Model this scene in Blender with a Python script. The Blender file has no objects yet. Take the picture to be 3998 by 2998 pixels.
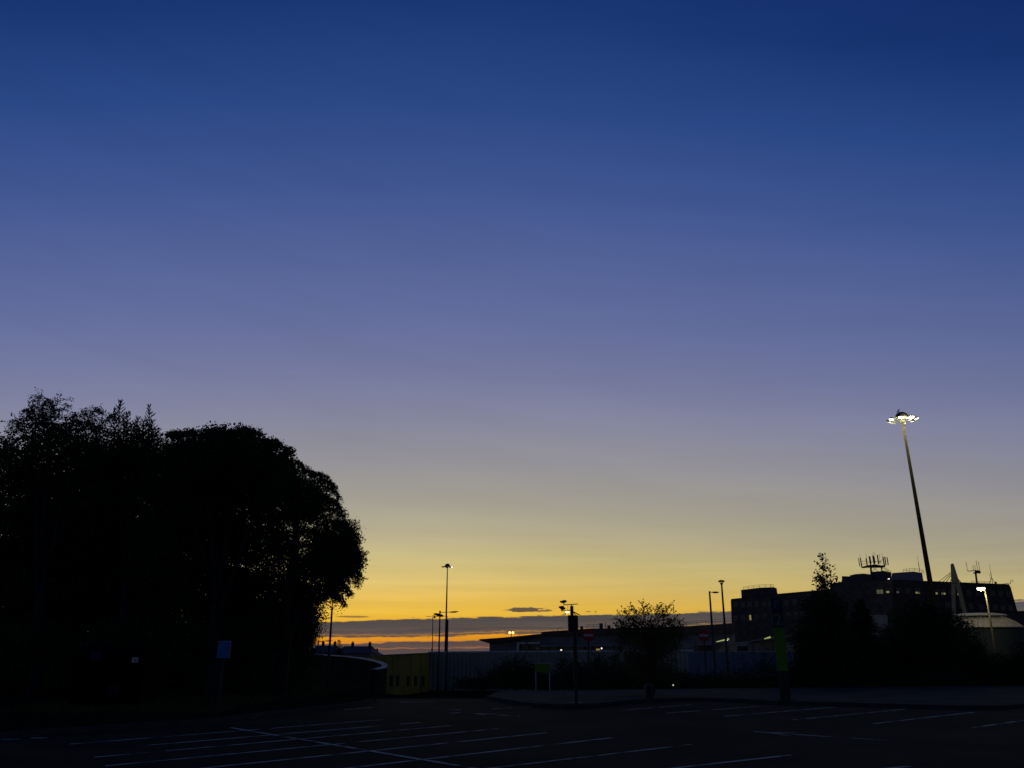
import bpy, bmesh, math, random
import numpy as np
from mathutils import Vector, Matrix

random.seed(7)
RNG = np.random.default_rng(11)
SC = bpy.context.scene
COL = SC.collection

# ------------------------------------------------------------------ camera
F_PX = 3187.0                      # focal length in photo pixels (photo is 3998 wide)
PITCH = math.atan(1031.0 / F_PX)   # camera tilts up, horizon low in the frame
EYE = 2.0
cam = bpy.data.cameras.new("camera")
cam.sensor_width = 36.0
cam.lens = 36.0 * F_PX / 3998.0
cam.clip_start = 0.1
cam.clip_end = 9000.0
cam_o = bpy.data.objects.new("camera", cam)
cam_o.location = (0, 0, EYE)
cam_o.rotation_euler = (math.pi / 2 + PITCH, 0, 0)
COL.objects.link(cam_o)
SC.camera = cam_o

# ------------------------------------------------------------------ render settings
SC.render.engine = 'CYCLES'
SC.cycles.use_denoising = True
SC.cycles.max_bounces = 5
SC.cycles.sample_clamp_indirect = 4.0
SC.view_settings.view_transform = 'Standard'
SC.view_settings.look = 'None'
SC.view_settings.exposure = 0.0
SC.view_settings.gamma = 1.0

# ------------------------------------------------------------------ world: clear twilight sky, glow left of centre
GLOW_AZ = -11.0


def srgb(r, g, b):
    def f(v):
        v /= 255.0
        return v / 12.92 if v <= 0.04045 else ((v + 0.055) / 1.055) ** 2.4
    return (f(r), f(g), f(b), 1.0)


world = bpy.data.worlds.new("World")
SC.world = world
world.use_nodes = True
WT = world.node_tree
WT.nodes.clear()


class Nd:
    """tiny expression helper for shader maths"""
    def __init__(self, tree):
        self.t = tree

    def new(self, kind, **kw):
        n = self.t.nodes.new(kind)
        for k, v in kw.items():
            setattr(n, k, v)
        return n

    def put(self, sock, v):
        if isinstance(v, bpy.types.NodeSocket):
            self.t.links.new(v, sock)
        else:
            sock.default_value = v

    def m(self, op, a, b=0.0, c=0.0, clamp=False):
        n = self.new('ShaderNodeMath', operation=op, use_clamp=clamp)
        self.put(n.inputs[0], a)
        self.put(n.inputs[1], b)
        self.put(n.inputs[2], c)
        return n.outputs[0]

    def rng(self, v, a, b, c=0.0, d=1.0, smooth=False):
        n = self.new('ShaderNodeMapRange')
        n.interpolation_type = 'SMOOTHSTEP' if smooth else 'LINEAR'
        n.clamp = True
        self.put(n.inputs['Value'], v)
        n.inputs['From Min'].default_value = a
        n.inputs['From Max'].default_value = b
        n.inputs['To Min'].default_value = c
        n.inputs['To Max'].default_value = d
        return n.outputs['Result']

    def ramp(self, v, stops, interp='LINEAR'):
        n = self.new('ShaderNodeValToRGB')
        cr = n.color_ramp
        cr.interpolation = interp
        while len(cr.elements) > 1:
            cr.elements.remove(cr.elements[-1])
        cr.elements[0].position = stops[0][0]
        cr.elements[0].color = stops[0][1]
        for p, c in stops[1:]:
            e = cr.elements.new(p)
            e.color = c
        self.put(n.inputs[0], v)
        return n.outputs[0]

    def noise(self, x, y, scale=1.0, detail=3.0, rough=0.55, z=0.0):
        cmb = self.new('ShaderNodeCombineXYZ')
        self.put(cmb.inputs[0], x)
        self.put(cmb.inputs[1], y)
        self.put(cmb.inputs[2], z)
        n = self.new('ShaderNodeTexNoise')
        n.inputs['Scale'].default_value = scale
        n.inputs['Detail'].default_value = detail
        n.inputs['Roughness'].default_value = rough
        self.t.links.new(cmb.outputs[0], n.inputs['Vector'])
        return n.outputs[0]

    def mix(self, f, a, b, blend='MIX'):
        n = self.new('ShaderNodeMix', data_type='RGBA', blend_type=blend)
        self.put(n.inputs['Factor'], f)
        self.put(n.inputs['A'] if False else n.inputs[6], a)
        self.put(n.inputs[7], b)
        return n.outputs[2]


def build_world():
    k = Nd(WT)
    tc = k.new('ShaderNodeTexCoord')
    sep = k.new('ShaderNodeSeparateXYZ')
    WT.links.new(tc.outputs['Generated'], sep.inputs[0])
    X, Y, Z = sep.outputs
    el = k.m('MULTIPLY', k.m('ARCSINE', Z), 57.29578)
    az = k.m('MULTIPLY', k.m('ARCTAN2', X, Y), 57.29578)
    daz = k.m('MULTIPLY', k.m('SUBTRACT', az, GLOW_AZ), 0.0174533)
    toward = k.rng(k.m('COSINE', daz), -0.35, 1.0, 0, 1, smooth=True)

    def pos(e):
        return (e + 2.0) / 50.0
    # the glow is highest over the sunset and sinks away to either side
    side = k.m('SUBTRACT', 1.0, k.m('COSINE', k.m('MULTIPLY', k.m('ADD', az, 4.0), 0.0174533)))
    side = k.m('MINIMUM', side, 0.6)
    ele = k.m('ADD', k.m('MULTIPLY', el, k.m('ADD', 1.0, k.m('MULTIPLY', side, 0.95))), k.m('MULTIPLY', side, 8.5))
    t = k.rng(ele, -2.0, 48.0)
    front = [(-2, srgb(150, 92, 40)), (0.0, srgb(200, 122, 44)), (0.7, srgb(216, 142, 30)), (1.3, srgb(218, 152, 32)),
             (1.8, srgb(222, 166, 44)), (2.3, srgb(226, 181, 66)), (2.85, srgb(220, 177, 74)), (3.6, srgb(217, 182, 94)),
             (4.3, srgb(212, 185, 109)), (5.85, srgb(195, 180, 125)), (7.4, srgb(179, 169, 137)), (9.7, srgb(162, 157, 144)),
             (12.7, srgb(149, 147, 154)), (15.8, srgb(133, 135, 160)), (19.0, srgb(116, 122, 160)), (23.3, srgb(97, 109, 158)),
             (27.0, srgb(83, 99, 152)), (31.6, srgb(64, 86, 146)), (37.0, srgb(43, 73, 135)),
             (43.2, srgb(26, 55, 117)), (48.0, srgb(19, 46, 106))]
    back = [(-2, srgb(44, 46, 50)), (2, srgb(112, 106, 98)), (9, srgb(108, 106, 102)), (18, srgb(84, 96, 112)),
            (30, srgb(40, 72, 118)), (40, srgb(18, 52, 108)), (48, srgb(15, 40, 100))]
    cf = k.ramp(t, [(pos(e), c) for e, c in front], 'LINEAR')
    cb = k.ramp(t, [(pos(e), c) for e, c in back])
    sky = k.mix(toward, cb, cf)

    # the sky fades on the side away from the sunset, and a little towards the zenith
    dim = k.rng(k.m('COSINE', daz), 0.55, -0.9, 1.0, 0.5, smooth=True)
    dim = k.m('MULTIPLY', dim, k.rng(el, 46.0, 90.0, 1.0, 0.55))
    # soft horizontal streaks of thin high cloud in the glow
    st = k.noise(k.m('MULTIPLY', az, 0.035), k.m('MULTIPLY', el, 1.1), 1.0, 4.0, 0.6)
    stw = k.rng(el, 10.0, 1.5, 0.0, 1.0, smooth=True)
    gain = k.m('ADD', 1.0, k.m('MULTIPLY', k.m('MULTIPLY', k.m('SUBTRACT', st, 0.5), stw), 0.45))
    gain = k.m('MULTIPLY', gain, dim)
    fib = k.noise(k.m('MULTIPLY', az, 0.05), k.m('MULTIPLY', k.m('ADD', el, k.m('MULTIPLY', az, 0.12)), 0.45), 1.0, 5.0, 0.62, 11.0)
    gain = k.m('MULTIPLY', gain, k.m('ADD', 1.0, k.m('MULTIPLY', k.m('SUBTRACT', fib, 0.5), 0.17)))
    core = k.m('POWER', 2.718, k.m('MULTIPLY', k.m('MULTIPLY', k.m('ADD', az, 9.0), k.m('ADD', az, 9.0)), -0.006))
    gain = k.m('MULTIPLY', gain, k.m('ADD', 0.97, k.m('MULTIPLY', k.m('MULTIPLY', core, k.rng(el, 14.0, 2.0, 0, 1, smooth=True)), 0.17)))
    big = k.noise(k.m('MULTIPLY', az, 0.02), k.m('MULTIPLY', el, 0.06), 1.0, 3.0, 0.5, 4.0)
    gain = k.m('MULTIPLY', gain, k.m('ADD', 1.0, k.m('MULTIPLY', k.m('SUBTRACT', big, 0.5), 0.12)))
    gc = k.new('ShaderNodeCombineColor')
    for i in range(3):
        WT.links.new(gain, gc.inputs[i])
    sky = k.mix(1.0, sky, gc.outputs[0], 'MULTIPLY')

    # low cloud bank lying along the horizon
    w1 = k.noise(k.m('MULTIPLY', az, 0.22), k.m('MULTIPLY', el, 0.9), 1.0, 5.0, 0.55)
    w2 = k.noise(k.m('MULTIPLY', az, 0.07), k.m('MULTIPLY', el, 2.2), 1.0, 4.0, 0.6, 7.0)
    frag = k.noise(k.m('MULTIPLY', az, 1.3), k.m('MULTIPLY', el, 7.0), 1.0, 5.0, 0.6, 2.0)
    e2 = k.m('SUBTRACT', el, k.m('MULTIPLY', az, 0.023))
    e2 = k.m('ADD', e2, k.m('MULTIPLY', k.m('SUBTRACT', frag, 0.5), 0.30))
    e2 = k.m('ADD', e2, k.m('MULTIPLY', k.m('SUBTRACT', w1, 0.5), 0.42))
    e2 = k.m('ADD', e2, k.m('MULTIPLY', k.m('SUBTRACT', w2, 0.5), 0.50))

    def g(v):
        return (v, v, v, 1)

    def cp(e):
        return (e + 1.0) / 4.0
    ct = k.rng(e2, -1.0, 3.0)
    alpha = k.ramp(ct, [(cp(e), g(a)) for e, a in
                        [(-1.0, .96), (0.04, .93), (0.13, .52), (0.2, .9), (0.54, .94), (0.61, .1), (0.70, 0.0),
                         (0.86, 0.0), (0.92, .85), (1.0, .9), (1.06, .55), (1.13, .9), (1.3, .97), (1.42, .92),
                         (1.5, .95), (1.88, .97), (1.95, .9), (2.01, 0.0)]])
    alpha = k.m('MULTIPLY', alpha, k.rng(toward, 0.0, 0.5, 0.35, 1.0))
    ccol = k.ramp(k.rng(az, -40, 40), [(0, srgb(58, 60, 70)), (0.4, srgb(62, 63, 71)), (0.5, srgb(62, 63, 71)),
                                       (0.7, srgb(64, 64, 74)), (1, srgb(76, 78, 90))])
    ccol = k.mix(k.rng(w2, 0.38, 0.72, 0.0, 0.4), ccol, srgb(92, 90, 92))
    ccol = k.mix(k.rng(toward, 0.2, 0.85), srgb(40, 44, 58), ccol)
    sky = k.mix(alpha, sky, ccol)

    # a few small separate clouds above the bank

    def cloud(a0, e0, hw, hh, noise_amp, strength, sky):
        dx = k.m('DIVIDE', k.m('SUBTRACT', az, a0), hw)
        dy = k.m('DIVIDE', k.m('SUBTRACT', el, e0), hh)
        d = k.m('ADD', k.m('MULTIPLY', dx, dx), k.m('MULTIPLY', dy, dy))
        d = k.m('ADD', d, k.m('MULTIPLY', k.m('SUBTRACT', frag, 0.5), noise_amp))
        a = k.rng(d, 1.0, 0.45, 0.0, strength, smooth=True)
        return k.mix(a, sky, srgb(84, 74, 66))
    sky = cloud(1.05, 2.47, 1.75, 0.17, 3.4, 0.95, sky)
    sky = cloud(-1.5, 1.98, 1.1, 0.06, 1.0, 0.85, sky)
    sky = cloud(5.15, 2.33, 0.22, 0.035, 0.5, 0.8, sky)
    sky = cloud(-10.6, 1.98, 1.3, 0.07, 1.2, 0.7, sky)
    sky = cloud(-5.6, 2.02, 0.25, 0.04, 0.5, 0.6, sky)

    bg = k.new('ShaderNodeBackground')
    bg.inputs['Strength'].default_value = 1.0
    WT.links.new(sky, bg.inputs['Color'])
    out = k.new('ShaderNodeOutputWorld')
    WT.links.new(bg.outputs[0], out.inputs[0])


build_world()

# the sun is already down: only a trace of warm light comes over the horizon from the glow
sun = bpy.data.lights.new("sun", 'SUN')
sun.energy = 0.01
sun.angle = math.radians(12)
sun.color = (1.0, 0.72, 0.42)
sun_o = bpy.data.objects.new("sun", sun)
sun_o.rotation_euler = (math.radians(-88.5), 0, math.radians(-GLOW_AZ))
COL.objects.link(sun_o)

# ------------------------------------------------------------------ pixel <-> place helpers (surveying from the photo)
CP, SP = math.cos(PITCH), math.sin(PITCH)


def ray(x, y):
    dx, dy = x - 1999.0, 1499.0 - y
    return dx, F_PX * CP - dy * SP, F_PX * SP + dy * CP


def at(x, y, Y):
    a, b, w = ray(x, y)
    t = Y / b
    return Vector((a * t, Y, EYE + w * t))


def onz(x, y, z=0.0):
    a, b, w = ray(x, y)
    t = (z - EYE) / w
    return Vector((a * t, b * t, z))


def mpp(x, y, Y):
    """metres per photo pixel at a place"""
    return (at(x + 1, y, Y) - at(x, y, Y)).length


def sstep(a, b, v):
    t = min(1.0, max(0.0, (v - a) / (b - a)))
    return t * t * (3 - 2 * t)


def tz(x, y):
    """height of the ground"""
    low = -2.6 + 2.0 * sstep(10, 32, x)
    start = 36 + 11 * max(sstep(-1, 4, x), sstep(-8, -11, x))
    z = sstep(start, 78, y) * low
    if y > 120:
        z -= 0.022 * (y - 120)
    return max(z, -70.0)


# ------------------------------------------------------------------ materials
MATS = {}


def mat(name, col, rough=0.8, var=0.15, scale=4.0, bump=0.0, bscale=30.0, metal=0.0, spec=0.25, emit=None, es=0.0):
    if name in MATS:
        return MATS[name]
    m = bpy.data.materials.new(name)
    m.use_nodes = True
    t = m.node_tree
    k = Nd(t)
    b = t.nodes['Principled BSDF']
    b.inputs['Roughness'].default_value = rough
    b.inputs['Metallic'].default_value = metal
    b.inputs['Specular IOR Level'].default_value = spec
    tc = k.new('ShaderNodeTexCoord')
    if var > 0:
        n = k.new('ShaderNodeTexNoise')
        n.inputs['Scale'].default_value = scale
        n.inputs['Detail'].default_value = 5
        t.links.new(tc.outputs['Object'], n.inputs['Vector'])
        lo = tuple(c * (1 - var) for c in col[:3]) + (1,)
        hi = tuple(min(1, c * (1 + var)) for c in col[:3]) + (1,)
        c = k.ramp(n.outputs[0], [(0.3, lo), (0.7, hi)])
        t.links.new(c, b.inputs['Base Color'])
    else:
        b.inputs['Base Color'].default_value = tuple(col[:3]) + (1,)
    if bump > 0:
        n2 = k.new('ShaderNodeTexNoise')
        n2.inputs['Scale'].default_value = bscale
        n2.inputs['Detail'].default_value = 4
        t.links.new(tc.outputs['Object'], n2.inputs['Vector'])
        bp = k.new('ShaderNodeBump')
        bp.inputs['Strength'].default_value = bump
        bp.inputs['Distance'].default_value = 0.02
        t.links.new(n2.outputs[0], bp.inputs['Height'])
        t.links.new(bp.outputs[0], b.inputs['Normal'])
    if emit:
        b.inputs['Emission Color'].default_value = tuple(emit[:3]) + (1,)
        b.inputs['Emission Strength'].default_value = es
    MATS[name] = m
    return m


def mix_mat(name, col_a, col_b, scale, rough=0.9, spec=0.1, lo=0.4, hi=0.6, fine=60.0, bump=0.3):
    """two-tone worn surface: broad patches plus fine speckle"""
    m = bpy.data.materials.new(name)
    m.use_nodes = True
    t = m.node_tree
    k = Nd(t)
    b = t.nodes['Principled BSDF']
    b.inputs['Roughness'].default_value = rough
    b.inputs['Specular IOR Level'].default_value = spec
    tc = k.new('ShaderNodeTexCoord')
    n = k.new('ShaderNodeTexNoise')
    n.inputs['Scale'].default_value = scale
    n.inputs['Detail'].default_value = 6
    n2 = k.new('ShaderNodeTexNoise')
    n2.inputs['Scale'].default_value = fine
    n2.inputs['Detail'].default_value = 2
    t.links.new(tc.outputs['Object'], n.inputs['Vector'])
    t.links.new(tc.outputs['Object'], n2.inputs['Vector'])
    f = k.rng(k.m('ADD', n.outputs[0], k.m('MULTIPLY', k.m('SUBTRACT', n2.outputs[0], 0.5), 0.25)), lo, hi)
    c = k.mix(f, tuple(col_a) + (1,), tuple(col_b) + (1,))
    t.links.new(c, b.inputs['Base Color'])
    bp = k.new('ShaderNodeBump')
    bp.inputs['Strength'].default_value = bump
    bp.inputs['Distance'].default_value = 0.01
    t.links.new(n2.outputs[0], bp.inputs['Height'])
    t.links.new(bp.outputs[0], b.inputs['Normal'])
    MATS[name] = m
    return m


M_ASPH = mix_mat('asphalt', (0.016, 0.018, 0.0115), (0.031, 0.033, 0.021), 0.35, rough=1.0, spec=0.03, fine=45)
M_PAINT = mix_mat('worn_white_paint', (0.04, 0.04, 0.032), (0.60, 0.585, 0.45), 1.6, spec=0.05, lo=0.37, hi=0.55, fine=18)
M_PAVE = mix_mat('paving_concrete', (0.050, 0.050, 0.034), (0.080, 0.079, 0.054), 0.6, rough=1.0, spec=0.03)
M_KERB = mix_mat('kerb_concrete', (0.05, 0.05, 0.045), (0.09, 0.088, 0.078), 1.5, rough=1.0, spec=0.04)
M_SOIL = mix_mat('grass_and_soil', (0.012, 0.018, 0.007), (0.022, 0.020, 0.012), 0.25, rough=1.0, spec=0.0, fine=9, bump=0.8)
M_LEAF = mat('dark_leaf', (0.035, 0.055, 0.016), 0.7, 0.4, 0.9, spec=0.12)
M_LEAF2 = mat('olive_leaf', (0.06, 0.075, 0.02), 0.7, 0.4, 0.9, spec=0.12)
M_NEEDLE = mat('conifer_needle', (0.025, 0.045, 0.018), 0.7, 0.35, 1.2, spec=0.1)
M_BARK = mat('bark', (0.03, 0.025, 0.02), 0.95, 0.4, 6.0, bump=0.6, bscale=14, spec=0.1)
M_STEEL = mat('galvanised_steel', (0.055, 0.057, 0.055), 0.7, 0.2, 2.0, metal=0.0, spec=0.15)
M_DARK = mat('dark_painted_metal', (0.028, 0.030, 0.032), 0.55, 0.25, 3.0, spec=0.3)
M_WHITE = mat('white_paint', (0.72, 0.72, 0.70), 0.6, 0.08, 2.0)
M_GLASS = mat('dark_window_glass', (0.02, 0.025, 0.03), 0.12, 0.0, spec=0.5)
M_BRICK = mix_mat('brown_brick', (0.075, 0.066, 0.055), (0.115, 0.10, 0.085), 0.8, spec=0.1, fine=7)
M_CONC = mat('grey_concrete', (0.20, 0.20, 0.195), 0.9, 0.18, 0.8, bump=0.3, bscale=8)
M_PALE = mat('pale_cladding', (0.24, 0.27, 0.31), 0.7, 0.1, 0.7)
M_CORR = mat('grey_corrugated_cladding', (0.40, 0.375, 0.265), 0.6, 0.12, 0.5)
M_YELLOW = mat('yellow_green_render', (0.17, 0.165, 0.022), 0.9, 0.4, 0.35)
M_ROOFT = mat('slate_roof', (0.07, 0.068, 0.07), 0.85, 0.25, 2.0)
M_SEAM = mat('cream_metal_roof', (0.55, 0.50, 0.38), 0.5, 0.12, 0.8, metal=0.0)
M_LAMP = mat('lit_floodlight', (1, 1, 0.8), 0.5, 0, emit=(1.0, 0.95, 0.70), es=3.5)
M_LAMP2 = mat('lit_street_lantern', (1, 1, 0.8), 0.5, 0, emit=(1.0, 0.95, 0.62), es=3.0)
M_GLOBE = mat('lit_globe', (1, 0.9, 0.6), 0.5, 0, emit=(1.0, 0.72, 0.22), es=1.8)
M_WLIT = mat('lit_window', (0.9, 0.85, 0.5), 0.5, 0.35, 2.0, emit=(0.80, 0.70, 0.20), es=0.24)
M_WLIT2 = mat('lit_blind', (0.8, 0.75, 0.5), 0.6, 0.2, 2.0, emit=(0.62, 0.52, 0.22), es=0.09)
M_TUBE = mat('lit_tube', (1, 1, 0.7), 0.5, 0, emit=(0.70, 0.85, 0.22), es=0.42)
M_SPOT = mat('lit_bulkhead', (1, 0.9, 0.8), 0.5, 0, emit=(1.0, 0.85, 0.7), es=1.3)
M_DIM = mat('dim_bulkhead', (1, 0.8, 0.3), 0.5, 0, emit=(0.7, 0.5, 0.12), es=0.35)
M_RED = mat('red_sign_face', (0.75, 0.045, 0.02), 0.55, 0.08, 3.0)
M_BLUE = mat('blue_sign_face', (0.02, 0.22, 0.48), 0.5, 0.12, 4.0)
M_NAVY = mat('navy_plate', (0.010, 0.014, 0.07), 0.5, 0.1, 4.0)
M_GREEN = mat('lime_green_panel', (0.12, 0.30, 0.010), 0.5, 0.08, 2.0)
M_GREEN2 = mat('lime_green_board', (0.26, 0.36, 0.012), 0.5, 0.1, 2.0)
M_TEAL = mat('dark_green_panel', (0.02, 0.06, 0.035), 0.5, 0.1, 3.0)
M_RUST = mat('rusty_red_vent', (0.20, 0.06, 0.04), 0.8, 0.2, 3.0)
M_FEATHER = mat('dark_feathers', (0.03, 0.03, 0.035), 0.8, 0.2, 8.0)


# ------------------------------------------------------------------ object helpers
ORG = {}


def tag(o, label=None, cat=None, group=None, kind=None):
    if label:
        o['label'] = label
    if cat:
        o['category'] = cat
    if group:
        o['group'] = group
    if kind:
        o['kind'] = kind
    return o


def thing(name, label, cat, loc, group=None):
    o = bpy.data.objects.new(name, None)
    o.empty_display_size = 0.3
    o.location = loc
    COL.objects.link(o)
    ORG[o] = Vector(loc)
    return tag(o, label, cat, group)


def link(name, me, parent=None, m=None):
    o = bpy.data.objects.new(name, me)
    COL.objects.link(o)
    if m is not None and not me.materials:
        me.materials.append(m)
    if parent is not None:
        o.parent = parent
        ORG[o] = ORG[parent]
    else:
        ORG[o] = Vector((0, 0, 0))
    return o


class MB:
    """collects shapes given in world coordinates; build() makes ONE mesh object"""
    def __init__(self):
        self.v, self.f = [], []

    def quad(self, *pts):
        i = len(self.v)
        self.v += [Vector(p) for p in pts]
        self.f.append(tuple(range(i, i + len(pts))))
        return self

    def box(self, c, s, rz=0.0, tilt=0.0):
        c = Vector(c)
        R = Matrix.Rotation(rz, 3, 'Z') @ Matrix.Rotation(tilt, 3, 'Y')
        i = len(self.v)
        for sx, sy, sz in ((-1, -1, -1), (1, -1, -1), (1, 1, -1), (-1, 1, -1), (-1, -1, 1), (1, -1, 1), (1, 1, 1), (-1, 1, 1)):
            self.v.append(c + R @ Vector((sx * s[0] / 2, sy * s[1] / 2, sz * s[2] / 2)))
        for q in ((0, 3, 2, 1), (4, 5, 6, 7), (0, 1, 5, 4), (1, 2, 6, 5), (2, 3, 7, 6), (3, 0, 4, 7)):
            self.f.append(tuple(i + a for a in q))
        return self

    def prism(self, poly, off):
        """closed solid: polygon (world points) swept by the vector off"""
        n = len(poly)
        i = len(self.v)
        off = Vector(off)
        self.v += [Vector(p) for p in poly] + [Vector(p) + off for p in poly]
        self.f.append(tuple(range(i, i + n)))
        self.f.append(tuple(range(i + 2 * n - 1, i + n - 1, -1)))
        for a in range(n):
            b = (a + 1) % n
            self.f.append((i + a, i + n + a, i + n + b, i + b))
        return self

    def tube(self, pts, radii, n=8):
        pts = [Vector(p) for p in pts]
        if not hasattr(radii, '__len__'):
            radii = [radii] * len(pts)
        i = len(self.v)
        for k, p in enumerate(pts):
            d = (pts[min(k + 1, len(pts) - 1)] - pts[max(k - 1, 0)])
            d = d.normalized() if d.length > 1e-9 else Vector((0, 0, 1))
            a = Vector((1, 0, 0)) if abs(d.x) < 0.8 else Vector((0, 1, 0))
            u = d.cross(a).normalized()
            w = d.cross(u)
            for j in range(n):
                t = 2 * math.pi * j / n
                self.v.append(p + (u * math.cos(t) + w * math.sin(t)) * radii[k])
        for k in range(len(pts) - 1):
            for j in range(n):
                a, b = i + k * n + j, i + k * n + (j + 1) % n
                self.f.append((a, b, b + n, a + n))
        self.f.append(tuple(i + j for j in range(n - 1, -1, -1)))
        e = i + (len(pts) - 1) * n
        self.f.append(tuple(e + j for j in range(n)))
        return self

    def lathe(self, c, prof, n=16):
        """profile of (radius, height) about a vertical axis at c"""
        c = Vector(c)
        i = len(self.v)
        for r, h in prof:
            for j in range(n):
                t = 2 * math.pi * j / n
                self.v.append(c + Vector((r * math.cos(t), r * math.sin(t), h)))
        for k in range(len(prof) - 1):
            for j in range(n):
                a, b = i + k * n + j, i + k * n + (j + 1) % n
                self.f.append((a, b, b + n, a + n))
        self.f.append(tuple(i + j for j in range(n - 1, -1, -1)))
        e = i + (len(prof) - 1) * n
        self.f.append(tuple(e + j for j in range(n)))
        return self

    def build(self, name, m, parent=None, smooth=False, bevel=0.0):
        o0 = ORG[parent] if parent is not None else Vector((0, 0, 0))
        me = bpy.data.meshes.new(name)
        me.from_pydata([tuple(p - o0) for p in self.v], [], self.f)
        bm = bmesh.new()
        bm.from_mesh(me)
        bmesh.ops.recalc_face_normals(bm, faces=bm.faces)
        bm.to_mesh(me)
        bm.free()
        if smooth:
            for p in me.polygons:
                p.use_smooth = True
        me.update()
        o = link(name, me, parent, m)
        if bevel:
            bv = o.modifiers.new('bevel', 'BEVEL')
            bv.width = bevel
            bv.segments = 2
            bv.limit_method = 'ANGLE'
        return o


def glyph(ch, size, name, m, parent, place):
    """a letter as a real mesh lying in the plane given by the matrix place"""
    cu = bpy.data.curves.new('glyph', 'FONT')
    cu.body = ch
    cu.size = size
    cu.align_x = 'CENTER'
    cu.align_y = 'CENTER'
    cu.extrude = 0.006
    cu.offset = size * 0.012
    tmp = bpy.data.objects.new('glyph', cu)
    COL.objects.link(tmp)
    bpy.context.view_layer.update()
    me = bpy.data.meshes.new_from_object(tmp.evaluated_get(bpy.context.evaluated_depsgraph_get()))
    COL.objects.unlink(tmp)
    bpy.data.objects.remove(tmp)
    bpy.data.curves.remove(cu)
    me.transform(Matrix.Translation(-ORG[parent]) @ place)
    me.name = name
    me.materials.clear()
    return link(name, me, parent, m)


# ------------------------------------------------------------------ foliage helpers
def fast_quads(name, V, nq, m, parent):
    """mesh from an array of 4*nq vertices, one quad for every four"""
    me = bpy.data.meshes.new(name)
    o0 = np.array(ORG[parent]) if parent is not None else np.zeros(3)
    V = (V - o0).astype(np.float32)
    me.vertices.add(len(V))
    me.vertices.foreach_set('co', V.ravel())
    me.loops.add(4 * nq)
    me.loops.foreach_set('vertex_index', np.arange(4 * nq, dtype=np.int32))
    me.polygons.add(nq)
    me.polygons.foreach_set('loop_start', np.arange(0, 4 * nq, 4, dtype=np.int32))
    me.update()
    me.validate()
    return link(name, me, parent, m)


def unit(n):
    d = RNG.normal(size=(n, 3))
    return d / np.linalg.norm(d, axis=1)[:, None]


def leaves(C, size, width=0.5, drop=0.0, spread=None):
    """diamond leaf quads at the centres C"""
    n = len(C)
    u = unit(n) if spread is None else spread + unit(n) * 0.5
    u[:, 2] -= drop
    u /= np.linalg.norm(u, axis=1)[:, None]
    v = np.cross(u, unit(n))
    v /= np.maximum(np.linalg.norm(v, axis=1), 1e-6)[:, None]
    L = (size * RNG.uniform(0.6, 1.35, n))[:, None]
    w = L * width * 0.5
    V = np.empty((n, 4, 3))
    V[:, 0] = C - u * L * 0.5
    V[:, 1] = C + v * w
    V[:, 2] = C + u * L * 0.5
    V[:, 3] = C - v * w
    return V.reshape(-1, 3)


def clumps(blob, n_clump, n_leaf, clump_r, shell=2.4, squash=0.7, droop=0.0, zmin=None):
    """leaf centres gathered in clumps through an ellipsoid (cx, cy, cz, rx, ry, rz)"""
    cx, cy, cz, rx, ry, rz = blob
    d = unit(n_clump)
    r = RNG.uniform(0, 1, n_clump) ** (1.0 / shell)
    lump = 1 + 0.13 * np.sin(d[:, 0] * 5 + cx) * np.cos(d[:, 2] * 6 + cz)
    c = d * (r * lump)[:, None] * np.array([rx, ry, rz]) + np.array([cx, cy, cz])
    P = np.repeat(c, n_leaf, axis=0) + RNG.normal(size=(n_clump * n_leaf, 3)) * np.array([clump_r, clump_r, clump_r * squash])
    if droop > 0:
        P[:, 2] -= np.repeat((r > 0.75) * RNG.uniform(0, droop, n_clump), n_leaf) * RNG.uniform(0, 1, n_clump * n_leaf)
    if zmin is not None:
        P = P[P[:, 2] > zmin]
    return P


def pblob(px, py, rx, ry, Y, dep):
    """ellipsoid seen at a pixel, at depth Y, depth radius dep metres"""
    c = at(px, py, Y)
    k = mpp(px, py, Y)
    return (c.x, c.y, c.z, rx * k, dep, ry * k)


def twig_path(p0, d, length, bend, n=6):
    """curved twig: starts along d, bends by the vector bend"""
    pts = []
    p = Vector(p0)
    d = Vector(d).normalized()
    for i in range(n + 1):
        pts.append(p.copy())
        d = (d + Vector(bend) / n).normalized()
        p = p + d * (length / n)
    return pts


def trunk_mesh(mb, base, top, r0, r1, limbs, wob=0.25):
    base, top = Vector(base), Vector(top)
    n = 7
    pts, rad = [], []
    for i in range(n + 1):
        t = i / n
        p = base.lerp(top, t)
        if 0 < i:
            p += Vector((random.uniform(-wob, wob), random.uniform(-wob, wob), 0)) * (0.4 + t * 0.6)
        pts.append(p)
        rad.append(r0 * (1.25 if i == 0 else 1) * (1 - t) + r1 * t)
    mb.tube(pts, rad, 8)
    for tgt in limbs:
        tgt = Vector(tgt)
        t = random.uniform(0.3, 0.8)
        k = int(t * n)
        a = pts[k]
        mid = a.lerp(tgt, 0.5) + Vector((random.uniform(-.3, .3), random.uniform(-.3, .3), random.uniform(0.0, .5)))
        mb.tube([a, a.lerp(mid, .5) + Vector((0, 0, .1)), mid, tgt], [rad[k] * .6, rad[k] * .45, rad[k] * .3, 0.02], 6)
    return pts


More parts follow.
